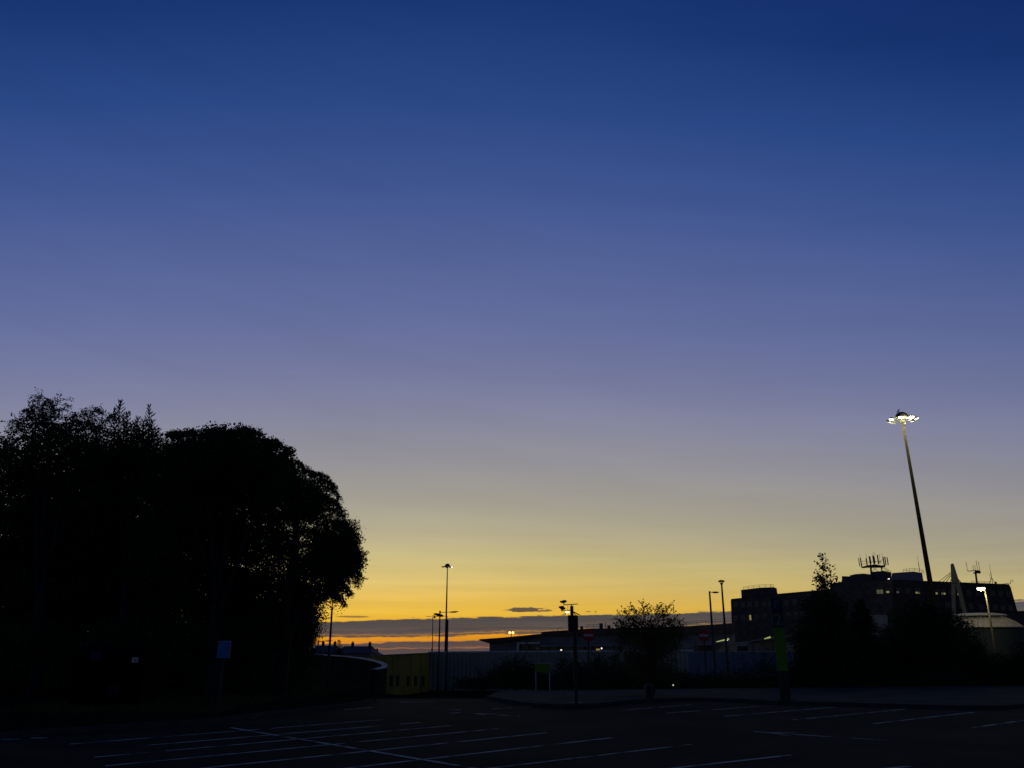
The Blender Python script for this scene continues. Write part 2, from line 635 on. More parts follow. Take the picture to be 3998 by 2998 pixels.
# real clearings in the left crowns where the sky shows through: (column, row, spread, number, size)
CLEARINGS = [(885, 1855, 14, 5, 9), (935, 1850, 10, 3, 11), (960, 1870, 12, 4, 8), (915, 1925, 30, 12, 11), (1060, 1938, 22, 7, 11), (1080, 1985, 12, 4, 8), (970, 2030, 24, 9, 9), (1010, 2050, 16, 5, 10),
             (1115, 2055, 14, 4, 9), (1130, 2060, 14, 4, 9), (1185, 2090, 16, 6, 10), (1205, 2045, 16, 7, 9), (950, 2195, 30, 14, 9), (880, 2180, 18, 5, 8), (1045, 2220, 12, 4, 8), (1000, 2370, 16, 7, 8),
             (1285, 2150, 16, 6, 8), (1360, 2150, 12, 4, 7), (1290, 2070, 14, 5, 7), (1240, 2290, 20, 7, 7), (380, 1868, 20, 9, 8), (150, 1810, 14, 5, 7), (180, 1840, 8, 2, 7), (120, 1945, 12, 4, 7), (160, 1975, 10, 3, 7),
             (15, 1800, 12, 5, 8), (640, 1860, 14, 5, 7), (270, 1938, 6, 2, 6), (130, 2010, 6, 2, 7)]
CLEAR = []
for gx, gy, sp_, n_, r_ in CLEARINGS:
    for _ in range(n_):
        CLEAR.append((random.gauss(gx, sp_), random.gauss(gy, sp_ * .7), r_ * random.uniform(.6, 1.3), r_ * random.uniform(.5, 1.0)))


def clear_through(P, Y):
    keep = np.ones(len(P), bool)
    for gx, gy, rx, ry in CLEAR:
        c = at(gx, gy, Y)
        k = mpp(gx, gy, Y)
        d = ((P[:, 0] - c.x) / (rx * k)) ** 2 + ((P[:, 2] - c.z) / (ry * k)) ** 2
        keep &= ~((d < 1.0) & (RNG.uniform(size=len(P)) < .97))
    return P[keep]


def tree(name, label, cat, base, top, r0, blobs, m=None, size=0.13, width=0.55, drop=0.0, group=None, zmin=None,
         limb_every=1, extra=None, twigs=None, gaps=None):
    """blobs: list of (blob, n_clump, n_leaf, clump_r, droop)"""
    root = thing(name, label, cat, tuple(base), group)
    mb = MB()
    limbs = [Vector(b[0][:3]) for b in blobs][::limb_every]
    trunk_mesh(mb, base, top, r0, r0 * .25, limbs)
    if twigs:
        for pts, r in twigs:
            mb.tube(pts, [r * (1 - .75 * i / (len(pts) - 1)) for i in range(len(pts))], 4)
    mb.build('trunk', M_BARK, root)
    V = []
    for blob, nc, nl, cr, dr in blobs:
        P = clumps(blob, nc, nl, cr, droop=dr, zmin=zmin)
        if gaps:
            P = clear_through(P, gaps)
        V.append(leaves(P, size, width, drop))
    if extra is not None and len(extra):
        V.append(extra)
    V = np.concatenate(V)
    fast_quads('crown', V, len(V) // 4, m or M_LEAF, root)
    return root

# ================================================================== the setting
def build_ground():
    xs = sorted(set([-3000, -1500, -700, -350, -200, -130] + list(range(-90, 131, 5)) + [150, 200, 300, 500, 900, 1800, 3000]))
    ys = sorted(set([-300, -100, -40] + list(range(-10, 131, 5)) + [150, 180, 220, 270, 330, 420, 600, 900, 1400, 2200, 3500, 5000]))
    verts, faces = [], []
    for y in ys:
        for x in xs:
            verts.append((x, y, tz(x, y) - 0.03))
    nx = len(xs)
    for j in range(len(ys) - 1):
        for i in range(nx - 1):
            a = j * nx + i
            faces.append((a, a + 1, a + nx + 1, a + nx))
    me = bpy.data.meshes.new('ground')
    me.from_pydata(verts, [], faces)
    tag(link('ground', me, None, M_SOIL), kind='structure')


build_ground()


def flat_poly(name, pts, z, m, parent=None, kind=None, thick=0.0):
    mb = MB()
    P = [Vector((p[0], p[1], z)) for p in pts]
    if thick:
        mb.prism(P, (0, 0, -thick))
    else:
        mb.quad(*P)
    o = mb.build(name, m, parent)
    if kind:
        tag(o, kind=kind)
    return o


# far edge of the asphalt, read along the kerbs
LEFT_KERB = [onz(*p) for p in ((-420, 2915), (-100, 2890), (253, 2864), (560, 2843), (842, 2822), (1050, 2795), (1230, 2773), (1350, 2760), (1420, 2750), (1470, 2738))]
RIGHT_KERB = [onz(*p) for p in ((1900, 2728), (1985, 2744), (2040, 2754), (2116, 2761), (2186, 2764), (2250, 2766), (2340, 2758), (2440, 2748), (2560, 2739),
                                (2700, 2735), (2884, 2740), (3042, 2750), (3295, 2756), (3611, 2766), (3864, 2771), (3998, 2762), (4200, 2745), (4500, 2730))]
road_back = [Vector((1.5, 60, 0)), Vector((-8.5, 62, 0))]
outline = [Vector((-60, -20, 0)), Vector((70, -20, 0)), Vector((70, RIGHT_KERB[-1].y, 0))] + RIGHT_KERB[::-1] + \
          [Vector((-0.9, 36.4, 0)), Vector((-6.9, 36.4, 0))] + LEFT_KERB[::-1] + [Vector((-60, LEFT_KERB[0].y, 0))]
car_park = flat_poly('car_park', outline, 0.0, M_ASPH, kind='structure')


def ribbon(name, a, b, w, z=0.005, parent=None, m=None):
    a, b = Vector(a), Vector(b)
    d = (b - a).normalized()
    n = Vector((-d.y, d.x, 0)) * w / 2
    k = max(1, int((b - a).length / 1.2))
    mb = MB()
    for i in range(k):
        p, q = a.lerp(b, i / k), a.lerp(b, (i + 1) / k)
        mb.quad((p - n).to_tuple()[:2] + (z,), (q - n).to_tuple()[:2] + (z,), (q + n).to_tuple()[:2] + (z,), (p + n).to_tuple()[:2] + (z,))
    return mb.build(name, m or M_PAINT, parent)


# painted bay lines: two rows either side of a spine, and a row against the far kerb
BAYS = [((272, 2906), (1502, 2809)), ((520, 2915), (1642, 2821)), ((367, 2957), (1787, 2831)), ((411, 2991), (1946, 2845)),
        ((700, 3009), (2136, 2861)), ((1100, 3029), (2395, 2880)), ((1600, 3037), (2698, 2907)), ((2400, 3025), (3090, 2948)), ((3290, 3017), (3557, 2992)),
        ((2414, 2774), (2700, 2752)), ((2598, 2785), (2979, 2757)), ((2827, 2797), (3263, 2761)), ((3096, 2811), (3535, 2769)), ((3409, 2826), (3801, 2781)),
        ((3797, 2842), (4080, 2800))]
for a, b in BAYS:
    ribbon('bay_line', onz(*a), onz(*b), 0.10, 0.005, car_park)
ribbon('spine_line', onz(902, 2842), onz(2150, 3051), 0.11, 0.009, car_park)
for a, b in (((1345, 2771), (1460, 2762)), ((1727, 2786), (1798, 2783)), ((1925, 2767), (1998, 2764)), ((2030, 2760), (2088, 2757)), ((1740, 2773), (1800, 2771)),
             ((5, 2887), (80, 2886)), ((120, 2882), (190, 2881)), ((1560, 2741), (1690, 2740))):  # last strip is no marking: road sheen painted in as a pale line
    ribbon('road_dash_and_sheen', onz(*a), onz(*b), 0.14, 0.005, car_park)


def arrow(a, b, head_at):
    a, b = onz(*a), onz(*b)
    d = (b - a).normalized()
    n = Vector((-d.y, d.x, 0))
    mb = MB()
    z = 0.005
    q = [a + n * .06, a - n * .06, b - n * .06, b + n * .06]
    mb.quad(*[(p.x, p.y, z) for p in q])
    h = a.lerp(b, head_at)
    for s in (-1, 1):
        q = [h + n * .06 * s, h + d * .12 + n * .06 * s, h + d * .75 + n * .42 * s, h + d * .62 + n * .46 * s]
        mb.quad(*[(p.x, p.y, z + .003) for p in q])
    mb.build('direction_arrow', M_PAINT, car_park)


arrow((2945, 2857), (3470, 2892), 0.12)
arrow((1847, 2785), (2030, 2797), 0.1)

# raised pavement on the far side, with kerb stones along its edge
back_edge = [Vector((70, 47, 0)), Vector((24, 45.2, 0)), Vector((17, 44.4, 0)), Vector((11, 43.0, 0)), Vector((6, 41.8, 0)), Vector((2.5, 41.0, 0)), Vector((-0.6, 40.4, 0))]
pv = [p + (Vector((0.06, 0.10, 0))) for p in RIGHT_KERB] + [Vector((70, RIGHT_KERB[-1].y + .1, 0))] + back_edge
pavement = flat_poly('pavement', pv, 0.115, M_PAVE, kind='structure', thick=0.14)
lv = [p + Vector((-0.08, 0.12, 0)) for p in LEFT_KERB] + [Vector((-7.5, 41, 0)), Vector((-8.6, 46, 0)), Vector((-20, 46, 0)), Vector((-60, 46, 0)), Vector((-60, LEFT_KERB[0].y + .1, 0))]
verge = flat_poly('grass_verge', lv, 0.11, M_SOIL, kind='structure', thick=0.14)


def kerb_run(name, pts, side):
    root = bpy.data.objects.new(name, None)
    COL.objects.link(root)
    ORG[root] = Vector((0, 0, 0))
    tag(root, kind='structure')
    me = None
    # resample at one stone spacing
    L = [0.0]
    for a, b in zip(pts, pts[1:]):
        L.append(L[-1] + (b - a).length)
    s, step = 0.0, 0.92

    def P(s):
        for i in range(len(pts) - 1):
            if s <= L[i + 1]:
                return pts[i].lerp(pts[i + 1], (s - L[i]) / (L[i + 1] - L[i]))
        return pts[-1]
    while s + step < L[-1]:
        a, b = P(s), P(s + step)
        d = b - a
        if me is None:
            mb = MB().box((0, 0, 0), (0.905, 0.13, 0.21))
            o = mb.build('kerb_stone', M_KERB, root, bevel=0.015)
            me = o.data
        else:
            o = link('kerb_stone', me, root)
            bv = o.modifiers.new('bevel', 'BEVEL')
            bv.width = 0.015
            bv.segments = 2
        c = (a + b) / 2
        o.location = (c.x, c.y, 0.02 + random.uniform(-.006, .006))
        o.rotation_euler = (0, 0, math.atan2(d.y, d.x) + random.uniform(-.008, .008))
        s += step


kerb_run('kerb_far_side', RIGHT_KERB[:-1], 1)
kerb_run('kerb_left_side', LEFT_KERB[1:], 1)

# rough grass on the verge and the bank
def grass(name, regions, n, h):
    C = []
    for x0, x1, y0, y1, z0 in regions:
        k = n // len(regions)
        p = np.stack([RNG.uniform(x0, x1, k), RNG.uniform(y0, y1, k), np.zeros(k)], 1)
        p[:, 2] = z0
        C.append(p)
    C = np.concatenate(C)
    m = len(C)
    u = np.stack([RNG.normal(0, .35, m), RNG.normal(0, .35, m), np.ones(m)], 1)
    w = np.stack([RNG.normal(size=m), RNG.normal(size=m), np.zeros(m)], 1)
    w /= np.linalg.norm(w, axis=1)[:, None]
    H = (h * RNG.uniform(.4, 1.2, m))[:, None]
    V = np.empty((m, 4, 3))
    V[:, 0] = C - w * .012
    V[:, 1] = C + w * .012
    V[:, 2] = C + u * H + w * .003
    V[:, 3] = C + u * H - w * .003
    o = fast_quads(name, V.reshape(-1, 3), m, M_LEAF2, None)
    return o


go = grass('verge_grass', [(-16, -9, 26.5, 34, 0.10), (-16, -7.7, 34, 45, 0.10), (2.5, 24, 41.8 + 3, 49, -0.03)], 42000, 0.16)
tag(go, 'short rough grass on the dark verge below the trees', 'grass', kind='stuff')


# ================================================================== buildings
def solid(px_poly, Yf, thick, name, m, parent, bevel=0.0):
    """a block whose front outline is read from the photo at its real depth, carried straight back"""
    poly = [at(x, y, Yf(x) if callable(Yf) else Yf) for x, y in px_poly]
    # plan: flanks run back along the line of sight of the nearer flank, so the front outline is the silhouette
    sl = [p.x / p.y for p in poly]
    k = min(sl) if min(sl) > 0 else (max(sl) if max(sl) < 0 else 0.0)
    return MB().prism(poly, (thick * k, thick, 0)).build(name, m, parent, bevel=bevel)


def lin(x0, y0, x1, y1):
    # a straight wall: 1/depth runs evenly across the picture
    return lambda x: 1.0 / (1.0 / y0 + (1.0 / y1 - 1.0 / y0) * (x - x0) / (x1 - x0))


def groundY(x, Y, drop=0.3):
    """photo row where the ground is met at column x and depth Y"""
    p = at(x, 2530, Y)
    z = tz(p.x, Y) - drop
    # solve the row for that height
    tan_e = (z - EYE) / Y
    e = math.atan(tan_e)
    return 1499 + F_PX * math.tan(PITCH - e)


WIN = {}
M_FRAME = mat('grey_window_frame', (.16, .16, .16), .7)


def window(parent, px, py, w, h, Yf, lit=None, panes=2, frame=M_FRAME, sill=True):
    """one window: frame with glass panes set into it; w, h in metres"""
    Y = Yf(px)
    a, b = at(px - 4, py, Yf(px - 4)), at(px + 4, py, Yf(px + 4))
    rz = math.atan2(b.y - a.y, b.x - a.x)
    key = (round(w, 2), round(h, 2), panes, frame.name)
    if key not in WIN:
        mb = MB()
        t = 0.07
        mb.box((0, 0, h / 2 - t / 2), (w, .12, t)).box((0, 0, -h / 2 + t / 2), (w, .12, t))
        for i in range(panes + 1):
            mb.box((-w / 2 + t / 2 + i * (w - t) / panes, 0, 0), (t, .12, h - 2 * t - .004))
        fme = bpy.data.meshes.new('window')
        fme.from_pydata([tuple(v) for v in mb.v], [], mb.f)
        fme.materials.append(frame)
        pw = (w - t) / panes - t
        pm = MB().box((0, 0, 0), (pw, .03, h - 2 * t))
        pme = {}
        for kk, mm in (('dark', M_GLASS), ('lit', M_WLIT), ('blind', M_WLIT2)):
            q = bpy.data.meshes.new('pane')
            q.from_pydata([tuple(v) for v in pm.v], [], pm.f)
            q.materials.append(mm)
            pme[kk] = q
        WIN[key] = (fme, pme)
    fme, pme = WIN[key]
    t = 0.07
    o = link('window', fme, parent)
    c = at(px, py, Y) - ORG[parent]
    nrm = Vector((math.sin(rz), -math.cos(rz), 0))
    o.location = c + nrm * 0.055
    o.rotation_euler = (0, 0, rz)
    kinds = lit if isinstance(lit, (list, tuple)) else [lit or 'dark'] * panes
    for i in range(panes):
        p = link('pane', pme[kinds[i]], o)
        p.location = (-w / 2 + t / 2 + (i + .5) * (w - t) / panes, -0.01, 0)
    return o


# ---- long grey corrugated shed behind the shrubs
def build_shed():
    Yf = lin(1680, 100, 2700, 98)
    base = at(1690, 2690, 100)
    r = thing('corrugated_shed', 'long low grey corrugated shed with a thin pale coping behind the shrubs', 'shed', (base.x, 100, tz(base.x, 100)))
    a = at(1672, 2549, 100)
    b = at(2705, 2542, 98)
    z0 = tz(a.x, 100) - .3
    mb = MB()
    L = (Vector((b.x, b.y, 0)) - Vector((a.x, a.y, 0))).length
    n = int(L / 0.12)
    d = Vector((b.x - a.x, b.y - a.y, 0)).normalized()
    nn = Vector((d.y, -d.x, 0))
    prev = None
    for i in range(n + 1):
        t = i / n
        zt = a.z + (b.z - a.z) * t
        p = Vector((a.x, a.y, 0)) + d * (L * t) + nn * (0.05 if (i // 2) % 2 else -0.02)
        cur = (Vector((p.x, p.y, z0)), Vector((p.x, p.y, zt)))
        if prev:
            mb.quad(prev[0], cur[0], cur[1], prev[1])
        prev = cur
    mb.build('cladding', M_CORR, r)
    MB().prism([a + Vector((0, .15, 0)), b + Vector((0, .15, 0)), Vector((b.x, b.y + .15, z0)), Vector((a.x, a.y + .15, z0))], (0, 12, 0)).build('wall', M_CONC, r)
    MB().prism([a + Vector((0, -.12, .02)), b + Vector((0, -.12, .02)), b + Vector((0, -.12, .16)), a + Vector((0, -.12, .16))], (0, .5, 0)).build('coping', M_WHITE, r)


build_shed()


# ---- yellow-green rendered end with a row of small windows
def build_yellow():
    Yf = lin(1440, 82, 1676, 98)
    base = at(1560, 2700, 90)
    r = thing('yellow_building', 'low yellow green rendered building with a row of small dark windows', 'building', (base.x, 90, tz(base.x, 90)))
    bot = [groundY(1440, 82), groundY(1676, 98)]
    solid([(1440, bot[0]), (1676, bot[1]), (1676, 2550), (1440, 2561)], Yf, 10, 'wall', M_YELLOW, r)
    MB().prism([at(1438, 2562.5, 81.8), at(1678, 2551.5, 97.8), at(1678, 2547.5, 97.8), at(1438, 2558.5, 81.8)], (0, 10, 0)).build('coping', M_DARK, r)
    MB().prism([at(1564, groundY(1564, 89.6), 90.1), at(1577, groundY(1577, 89.6), 90.9), at(1577, 2557, 90.9), at(1564, 2557, 90.1)], (0, .6, 0)).build('pilaster', mat('olive_pilaster', (0.13, 0.12, 0.02), .9), r)
    mj = mat('dark_joint', (.05, .047, .02), .9)
    for px in (1500, 1534, 1606, 1640):
        MB().prism([at(px, 2700, Yf(px) - .03), at(px + 1.2, 2700, Yf(px) - .03), at(px + 1.2, 2563, Yf(px) - .03), at(px, 2563, Yf(px) - .03)], (0, .05, 0)).build('panel_joint', mj, r)
    for px in (1526, 1551, 1592, 1621, 1651):
        window(r, px, 2658, 0.52, 1.05, lambda x: Yf(x) - .05, panes=1, frame=M_DARK)


build_yellow()


# ---- low flat-roofed wing with a sloping overhanging roof and a glazed band
def build_wing():
    Yf = lin(1905, 150, 2870, 128)
    base = at(2300, 2540, 140)
    r = thing('low_wing', 'long low flat roofed building with overhanging sloped eaves and a glazed band', 'building', (base.x, 140, tz(base.x, 140)))
    solid([(1911, 2600), (2870, 2600), (2870, 2470), (2113, 2476), (1911, 2506)], Yf, 20, 'wall', M_CONC, r)
    solid([(1868, 2499), (1874, 2495), (1960, 2489), (2113, 2474), (2113, 2479), (1955, 2507), (1900, 2509)], lambda x: Yf(x) - 1.2, 23, 'sloped_roof', M_ROOFT, r)
    solid([(2113, 2482), (2870, 2474), (2870, 2432), (2690, 2444), (2440, 2452), (2300, 2454), (2113, 2467)], lambda x: Yf(x) - .6, 18, 'upper_storey', M_BRICK, r)
    # glazed band
    g = lambda x: Yf(x) - .35
    solid([(2030, 2546), (2340, 2546), (2340, 2513), (2030, 2513)], lambda x: Yf(x) - .08, .06, 'glazing', M_GLASS, r)
    for px in (2062, 2137, 2176, 2232, 2282, 2312, 2338):
        solid([(px - 1.5, 2548), (px + 1.5, 2548), (px + 1.5, 2513), (px - 1.5, 2513)], g, .2, 'mullion', M_CONC, r)
    solid([(2018, 2548), (2024, 2548), (2028, 2509), (2018, 2509)], lambda x: g(x) - .1, .3, 'frame_post', M_WHITE, r)
    solid([(2019, 2514), (2052, 2513.5), (2052, 2507.5), (2019, 2508)], lambda x: g(x) - .4, .3, 'lintel', M_WHITE, r)
    solid([(2060, 2513.5), (2107, 2512.5), (2107, 2507), (2060, 2507.5)], lambda x: g(x) - .4, .3, 'lintel', M_WHITE, r)
    solid([(2110, 2524), (2420, 2522), (2420, 2516), (2110, 2517)], lambda x: Yf(x) - 1.6, 1.2, 'canopy', mat('blue_grey_fascia', (.22, .26, .31), .7), r)
    for x0, x1 in ((2095, 2098.5), (2103.5, 2106)):
        solid([(x0, 2536), (x1, 2536), (x1 - 1, 2525), (x0 - 1, 2525)], lambda x: g(x) - .1, .05, 'blind', M_WHITE, r)
    # roof clutter
    for x0, x1, y0, y1, mm in ((2265, 2277, 2456, 2445, M_DARK), (2340, 2354, 2454, 2433, M_BRICK), (2371, 2384, 2453, 2441, M_RUST), (2822, 2834, 2437, 2430, M_DARK)):
        solid([(x0, y0), (x1, y0), (x1, y1), (x0, y1)], lambda x: Yf(x) + 1, 1.0, 'roof_vent', mm, r)
    mb = MB()
    p = lambda x, y: at(x, y, Yf(x) + .6)
    mb.tube([p(2365, 2454), p(2365, 2430)], .06, 5)
    mb.build('flue', M_DARK, r)
    for x0, x1, top in ((2290, 2345, 2440), (2650, 2862, 2426)):
        mb = MB()
        n = max(2, int((x1 - x0) / 32))
        sl = (2432 - 2447) / 180 if x0 > 2600 else 0
        for i in range(n + 1):
            x = x0 + (x1 - x0) * i / n
            yb = 2455 if x0 < 2600 else 2447 + (x - 2650) * sl
            mb.tube([p(x, yb), p(x, yb - 17)], .02, 4)
        for dy in (17, 9):
            mb.tube([p(x0, (2455 if x0 < 2600 else 2447) - dy), p(x1, (2455 if x0 < 2600 else 2447 + (x1 - 2650) * sl) - dy)], .02, 4)
        mb.build('roof_railing', M_STEEL, r)
    mb = MB()
    mb.tube([p(2148, 2456.5), p(2200, 2452)], .03, 4)
    for x, y in ((2160, 2464), (2175, 2463)):
        mb.tube([p(x, y), p(x, 2455)], .03, 4)
    mb.build('roof_bracket', M_STEEL, r)


build_wing()


# ---- pale hoarding in front of the lampposts and canopy behind
def build_hoarding():
    Yf = lin(2690, 92, 3500, 88)
    base = at(2900, 2620, 91)
    r = thing('pale_hoarding', 'pale blue grey panelled hoarding wall behind the two unlit lampposts', 'hoarding', (base.x, 91, tz(base.x, 91)))
    n = 18
    for i in range(n):
        x0 = 2690 + 45 * i
        x1 = x0 + 44.3
        yb = groundY(x0, Yf(x0))
        solid([(x0, yb), (x1, yb), (x1, 2545 - i * .3), (x0, 2545 - i * .3)], lambda x, i=i: Yf(x) + .03 * (i % 2), .08, 'panel', M_PALE, r)
    solid([(2688, 2546.5), (3502, 2541.5), (3502, 2539.5), (2688, 2544.5)], lambda x: Yf(x) - .06, .25, 'top_rail', M_WHITE, r)


build_hoarding()


def build_canopy():
    Yf = lin(2690, 122, 3110, 116)
    base = at(2900, 2580, 120)
    r = thing('entrance_canopy', 'pale entrance building with sloped white canopies and greenish strip lights', 'building', (base.x, 120, tz(base.x, 120)))
    solid([(2700, 2640), (3120, 2640), (3120, 2508), (2935, 2502), (2700, 2524)], lambda x: Yf(x) + 3, 8, 'wall', M_PALE, r)
    solid([(2686, 2496), (2712, 2514), (2760, 2512), (2810, 2500), (2845, 2488), (2845, 2493), (2812, 2506), (2760, 2519), (2708, 2520), (2684, 2500)], Yf, 4, 'canopy_roof', M_CONC, r)
    solid([(2930, 2500), (3110, 2474), (3110, 2479), (2930, 2506)], Yf, 4, 'canopy_roof', M_CONC, r)
    for x0, x1 in ((2722, 2745), (2752, 2790), (2880, 2920)):
        solid([(x0, 2546), (x1, 2546), (x1, 2522), (x0, 2522)], lambda x: Yf(x) + 2.94, .05, 'glazing', M_GLASS, r)
    for (x0, y0), (x1, y1) in (((2797, 2505.5), (2846, 2494.5)), ((2984, 2494), (3008, 2487))):
        MB().tube([at(x0, y0, Yf(x0) - .3), at(x1, y1, Yf(x1) - .3)], [.05, .11], 6).build('strip_light', M_TUBE, r)
    MB().lathe(at(2838, 2497.5, 120), [(.02, -.14), (.16, -.08), (.17, .08), (.02, .14)], 8).build('bulb', M_SPOT, r)
    for x in (2715, 2800, 2845, 2940, 3020, 3100):
        MB().tube([at(x, 2600, Yf(x) + .5), at(x, 2503, Yf(x) + .5)], .07, 6).build('column', M_STEEL, r)


build_canopy()


# ---- brick hospital block with stepped roofline
def build_hospital():
    za = at(3480, 2265, 185)
    Yl = lin(2855, 210, 3480, 185)
    Yr = lin(3480, 185, 3940, 198.8)
    base = at(3400, 2500, 190)
    r = thing('brick_block', 'large dark brick block with stepped roofline, window rows and rooftop plant', 'building', (base.x, 190, tz(base.x, 190)))
    G = lambda x, Y: groundY(x, Y, 1.0)
    # left face and right face as one body each, butted at the corner
    solid([(2866, G(2866, 209)), (3485, G(3485, 184.8)), (3485, 2265), (3412, 2268), (3285, 2275), (3240, 2302), (3035, 2320), (2855, 2338), (2853, 2344)], Yl, 26, 'left_wing', M_BRICK, r)
    solid([(3482, G(3482, 185)), (3990, G(3990, 200)), (3973, 2388), (3946, 2292), (3940, 2283), (3482, 2265)], Yr, 24, 'right_wing', M_BRICK, r)
    solid([(2895, 2332), (3036, 2318), (3032, 2296), (3020, 2292), (2965, 2294), (2893, 2303)], lambda x: Yl(x) + 3, 10, 'stair_tower', M_BRICK, r)
    solid([(3240, 2310), (3298, 2306), (3298, 2270), (3240, 2278)], lambda x: Yl(x) + .5, 12, 'roof_block', M_BRICK, r)
    solid([(3286, 2310), (3405, 2290), (3405, 2243), (3372, 2239), (3340, 2241), (3318, 2246), (3318, 2250), (3287, 2249)], lambda x: Yl(x) + 2, 12, 'plant_room', M_ROOFT, r)
    solid([(3402, 2285), (3480, 2275), (3480, 2234), (3445, 2229), (3405, 2232)], lambda x: Yl(x) + 3, 9, 'lift_tower', M_ROOFT, r)
    solid([(3478, 2272), (3607, 2276), (3600, 2236), (3565, 2231), (3482, 2237)], lambda x: Yr(x) + 2.5, 10, 'plant_room', M_PALE, r)
    # parapet caps
    solid([(3482, 2265), (3941, 2283), (3941, 2280.5), (3482, 2262.5)], lambda x: Yr(x) - .15, 24.3, 'parapet', M_DARK, r)
    solid([(3035, 2320.5), (3240, 2302.5), (3240, 2300), (3035, 2318)], lambda x: Yl(x) - .15, 8, 'parapet', M_DARK, r)
    # windows
    for px, py in ((2873, 2361), (2901, 2361), (2928, 2359.5), (2956, 2358), (2984, 2357), (3006, 2356), (3071, 2353), (3103, 2350), (3136, 2348), (3163, 2347)):
        window(r, px, py, 1.15, 1.3, lambda x: Yl(x) - .03)
    for px, py in ((2873, 2413), (2903, 2412), (2955, 2410), (2988, 2408), (3080, 2401), (3108, 2400), (3136, 2399)):
        window(r, px, py, 1.15, 1.3, lambda x: Yl(x) - .03)
    window(r, 2926, 2411, 1.15, 1.35, lambda x: Yl(x) - .03, lit=['dark', 'lit'])
    window(r, 3436, 2310, 1.5, 1.0, lambda x: Yl(x) - .03, lit='blind')
    window(r, 3436, 2297, 1.5, .8, lambda x: Yl(x) - .03)
    for px, l in ((3473, ['lit', 'dark']), (3508, ['blind', 'dark']), (3544, 'dark'), (3582, ['lit', 'blind']), (3660, ['lit', 'dark']), (3682, ['blind', 'lit']), (3713, ['dark', 'blind']),
                  (3745, ['lit', 'dark']), (3781, 'dark'), (3818, 'dark'), (3876, 'dark'), (3906, 'dark'), (3937, 'dark')):
        y = 2305 + (px - 3480) * .032
        f = Yl if px < 3480 else Yr
        window(r, px, y + 6, 1.45, .55, lambda x: f(x) - .03, lit=l)
        window(r, px, y - 5, 1.45, .75, lambda x: f(x) - .03)
    for px in (3600, 3655, 3700, 3752, 3790, 3830, 3885, 3915, 3945):
        window(r, px, 2360 + (px - 3600) * .04, 1.45, 1.3, lambda x: Yr(x) - .03)
    # railings
    def rail(pts, Y, h=15, posts=1, name='roof_railing'):
        mb = MB()
        for i, (x, y) in enumerate(pts):
            mb.tube([at(x, y, Y), at(x, y - h, Y)], .035, 4)
        for dy in (h, h * .5):
            mb.tube([at(x, y - dy, Y) for x, y in pts], .03, 4)
        mb.build(name, M_STEEL, r)
    rail([(2902, 2302), (2922, 2299), (2942, 2297), (2964, 2294), (2988, 2293), (3008, 2293), (3011, 2293), (3020, 2293)], 212, 11)
    rail([(3526, 2234), (3540, 2233), (3551, 2232), (3570, 2231), (3590, 2233), (3600, 2236), (3606, 2240)], 190, 12)
    rail([(3792, 2277), (3820, 2278), (3843, 2279), (3866, 2279)], 202, 9)
    MB().tube([at(3905, 2281, 200), at(3946, 2276, 200)], .06, 5).build('roof_pipe', M_DARK, r)
    MB().tube([at(3946, 2280, 200), at(3946, 2267, 200), at(3949, 2264, 200), at(3954, 2265, 200), at(3956, 2273, 200)], .06, 5).build('gooseneck_vent', M_DARK, r)
    MB().lathe(at(3470, 2260, 184), [(.02, -.12), (.22, -.06), (.22, .06), (.02, .12)], 8).build('bulkhead_light', M_SPOT, r)
    # pale low front wing glimpsed between the trees
    solid([(3340, G(3340, 150)), (3470, G(3470, 150)), (3465, 2402), (3352, 2398)], 150, 12, 'pale_annexe', M_PALE, r)


build_hospital()


# ---- pavilion with a shallow standing-seam roof under the lit street lamp
def build_pavilion():
    Y0 = 96
    base = at(3850, 2600, Y0)
    r = thing('pavilion', 'round pavilion with a shallow cream standing seam roof below the lit street lamp', 'building', (base.x, Y0, tz(base.x, Y0)))
    k = mpp(3830, 2450, Y0)
    c = at(3830, 2452, Y0 + 7)
    R = 155 * k
    zb = c.z
    # conical roof, ribs as seams
    MB().lathe(c, [(R * 1.0, 0.0), (R * .98, .12), (R * .84, .62), (R * .62, 1.16), (R * .60, 1.18)], 40).build('roof', M_SEAM, r)
    for i in range(44):
        t = 2 * math.pi * i / 44
        d = Vector((math.cos(t), math.sin(t), 0))
        MB().tube([c + d * R * .99 + Vector((0, 0, .14)), c + d * R * .84 + Vector((0, 0, .66)), c + d * R * .625 + Vector((0, 0, 1.20))], .06, 4).build('seam', M_SEAM, r)
    MB().lathe(c + Vector((0, 0, 1.0)), [(R * .57, 0), (R * .57, .40)], 32).build('clerestory', M_GLASS, r)
    MB().lathe(c + Vector((0, 0, 1.42)), [(R * .66, -.06), (R * .68, .0), (R * .62, .16), (R * .4, .30), (R * .05, .36)], 32).build('cap', M_SEAM, r)
    MB().lathe(Vector((c.x, c.y, tz(c.x, c.y) - .3)), [(R * .985, 0), (R * .985, zb - tz(c.x, c.y) + .3)], 40).build('drum_wall', mat('dark_teal_cladding', (.035, .05, .055), .8), r)
    MB().lathe(c, [(R * 1.015, -.14), (R * 1.03, .02)], 40).build('gutter', M_DARK, r)


build_pavilion()


def build_dark_block():
    base = at(3970, 2400, 140)
    r = thing('dark_annexe', 'plain dark flat roofed annexe at the far right edge', 'building', (base.x, 140, tz(base.x, 140)))
    solid([(3890, groundY(3890, 140)), (4200, groundY(4200, 140)), (4200, 2382), (3960, 2386), (3890, 2388)], 140, 12, 'wall', mat('charcoal_cladding', (.05, .052, .065), .8), r)
    solid([(3885, 2390), (4203, 2384), (4203, 2381), (3885, 2387)], 139.8, 12.4, 'roof_edge', M_DARK, r)


build_dark_block()


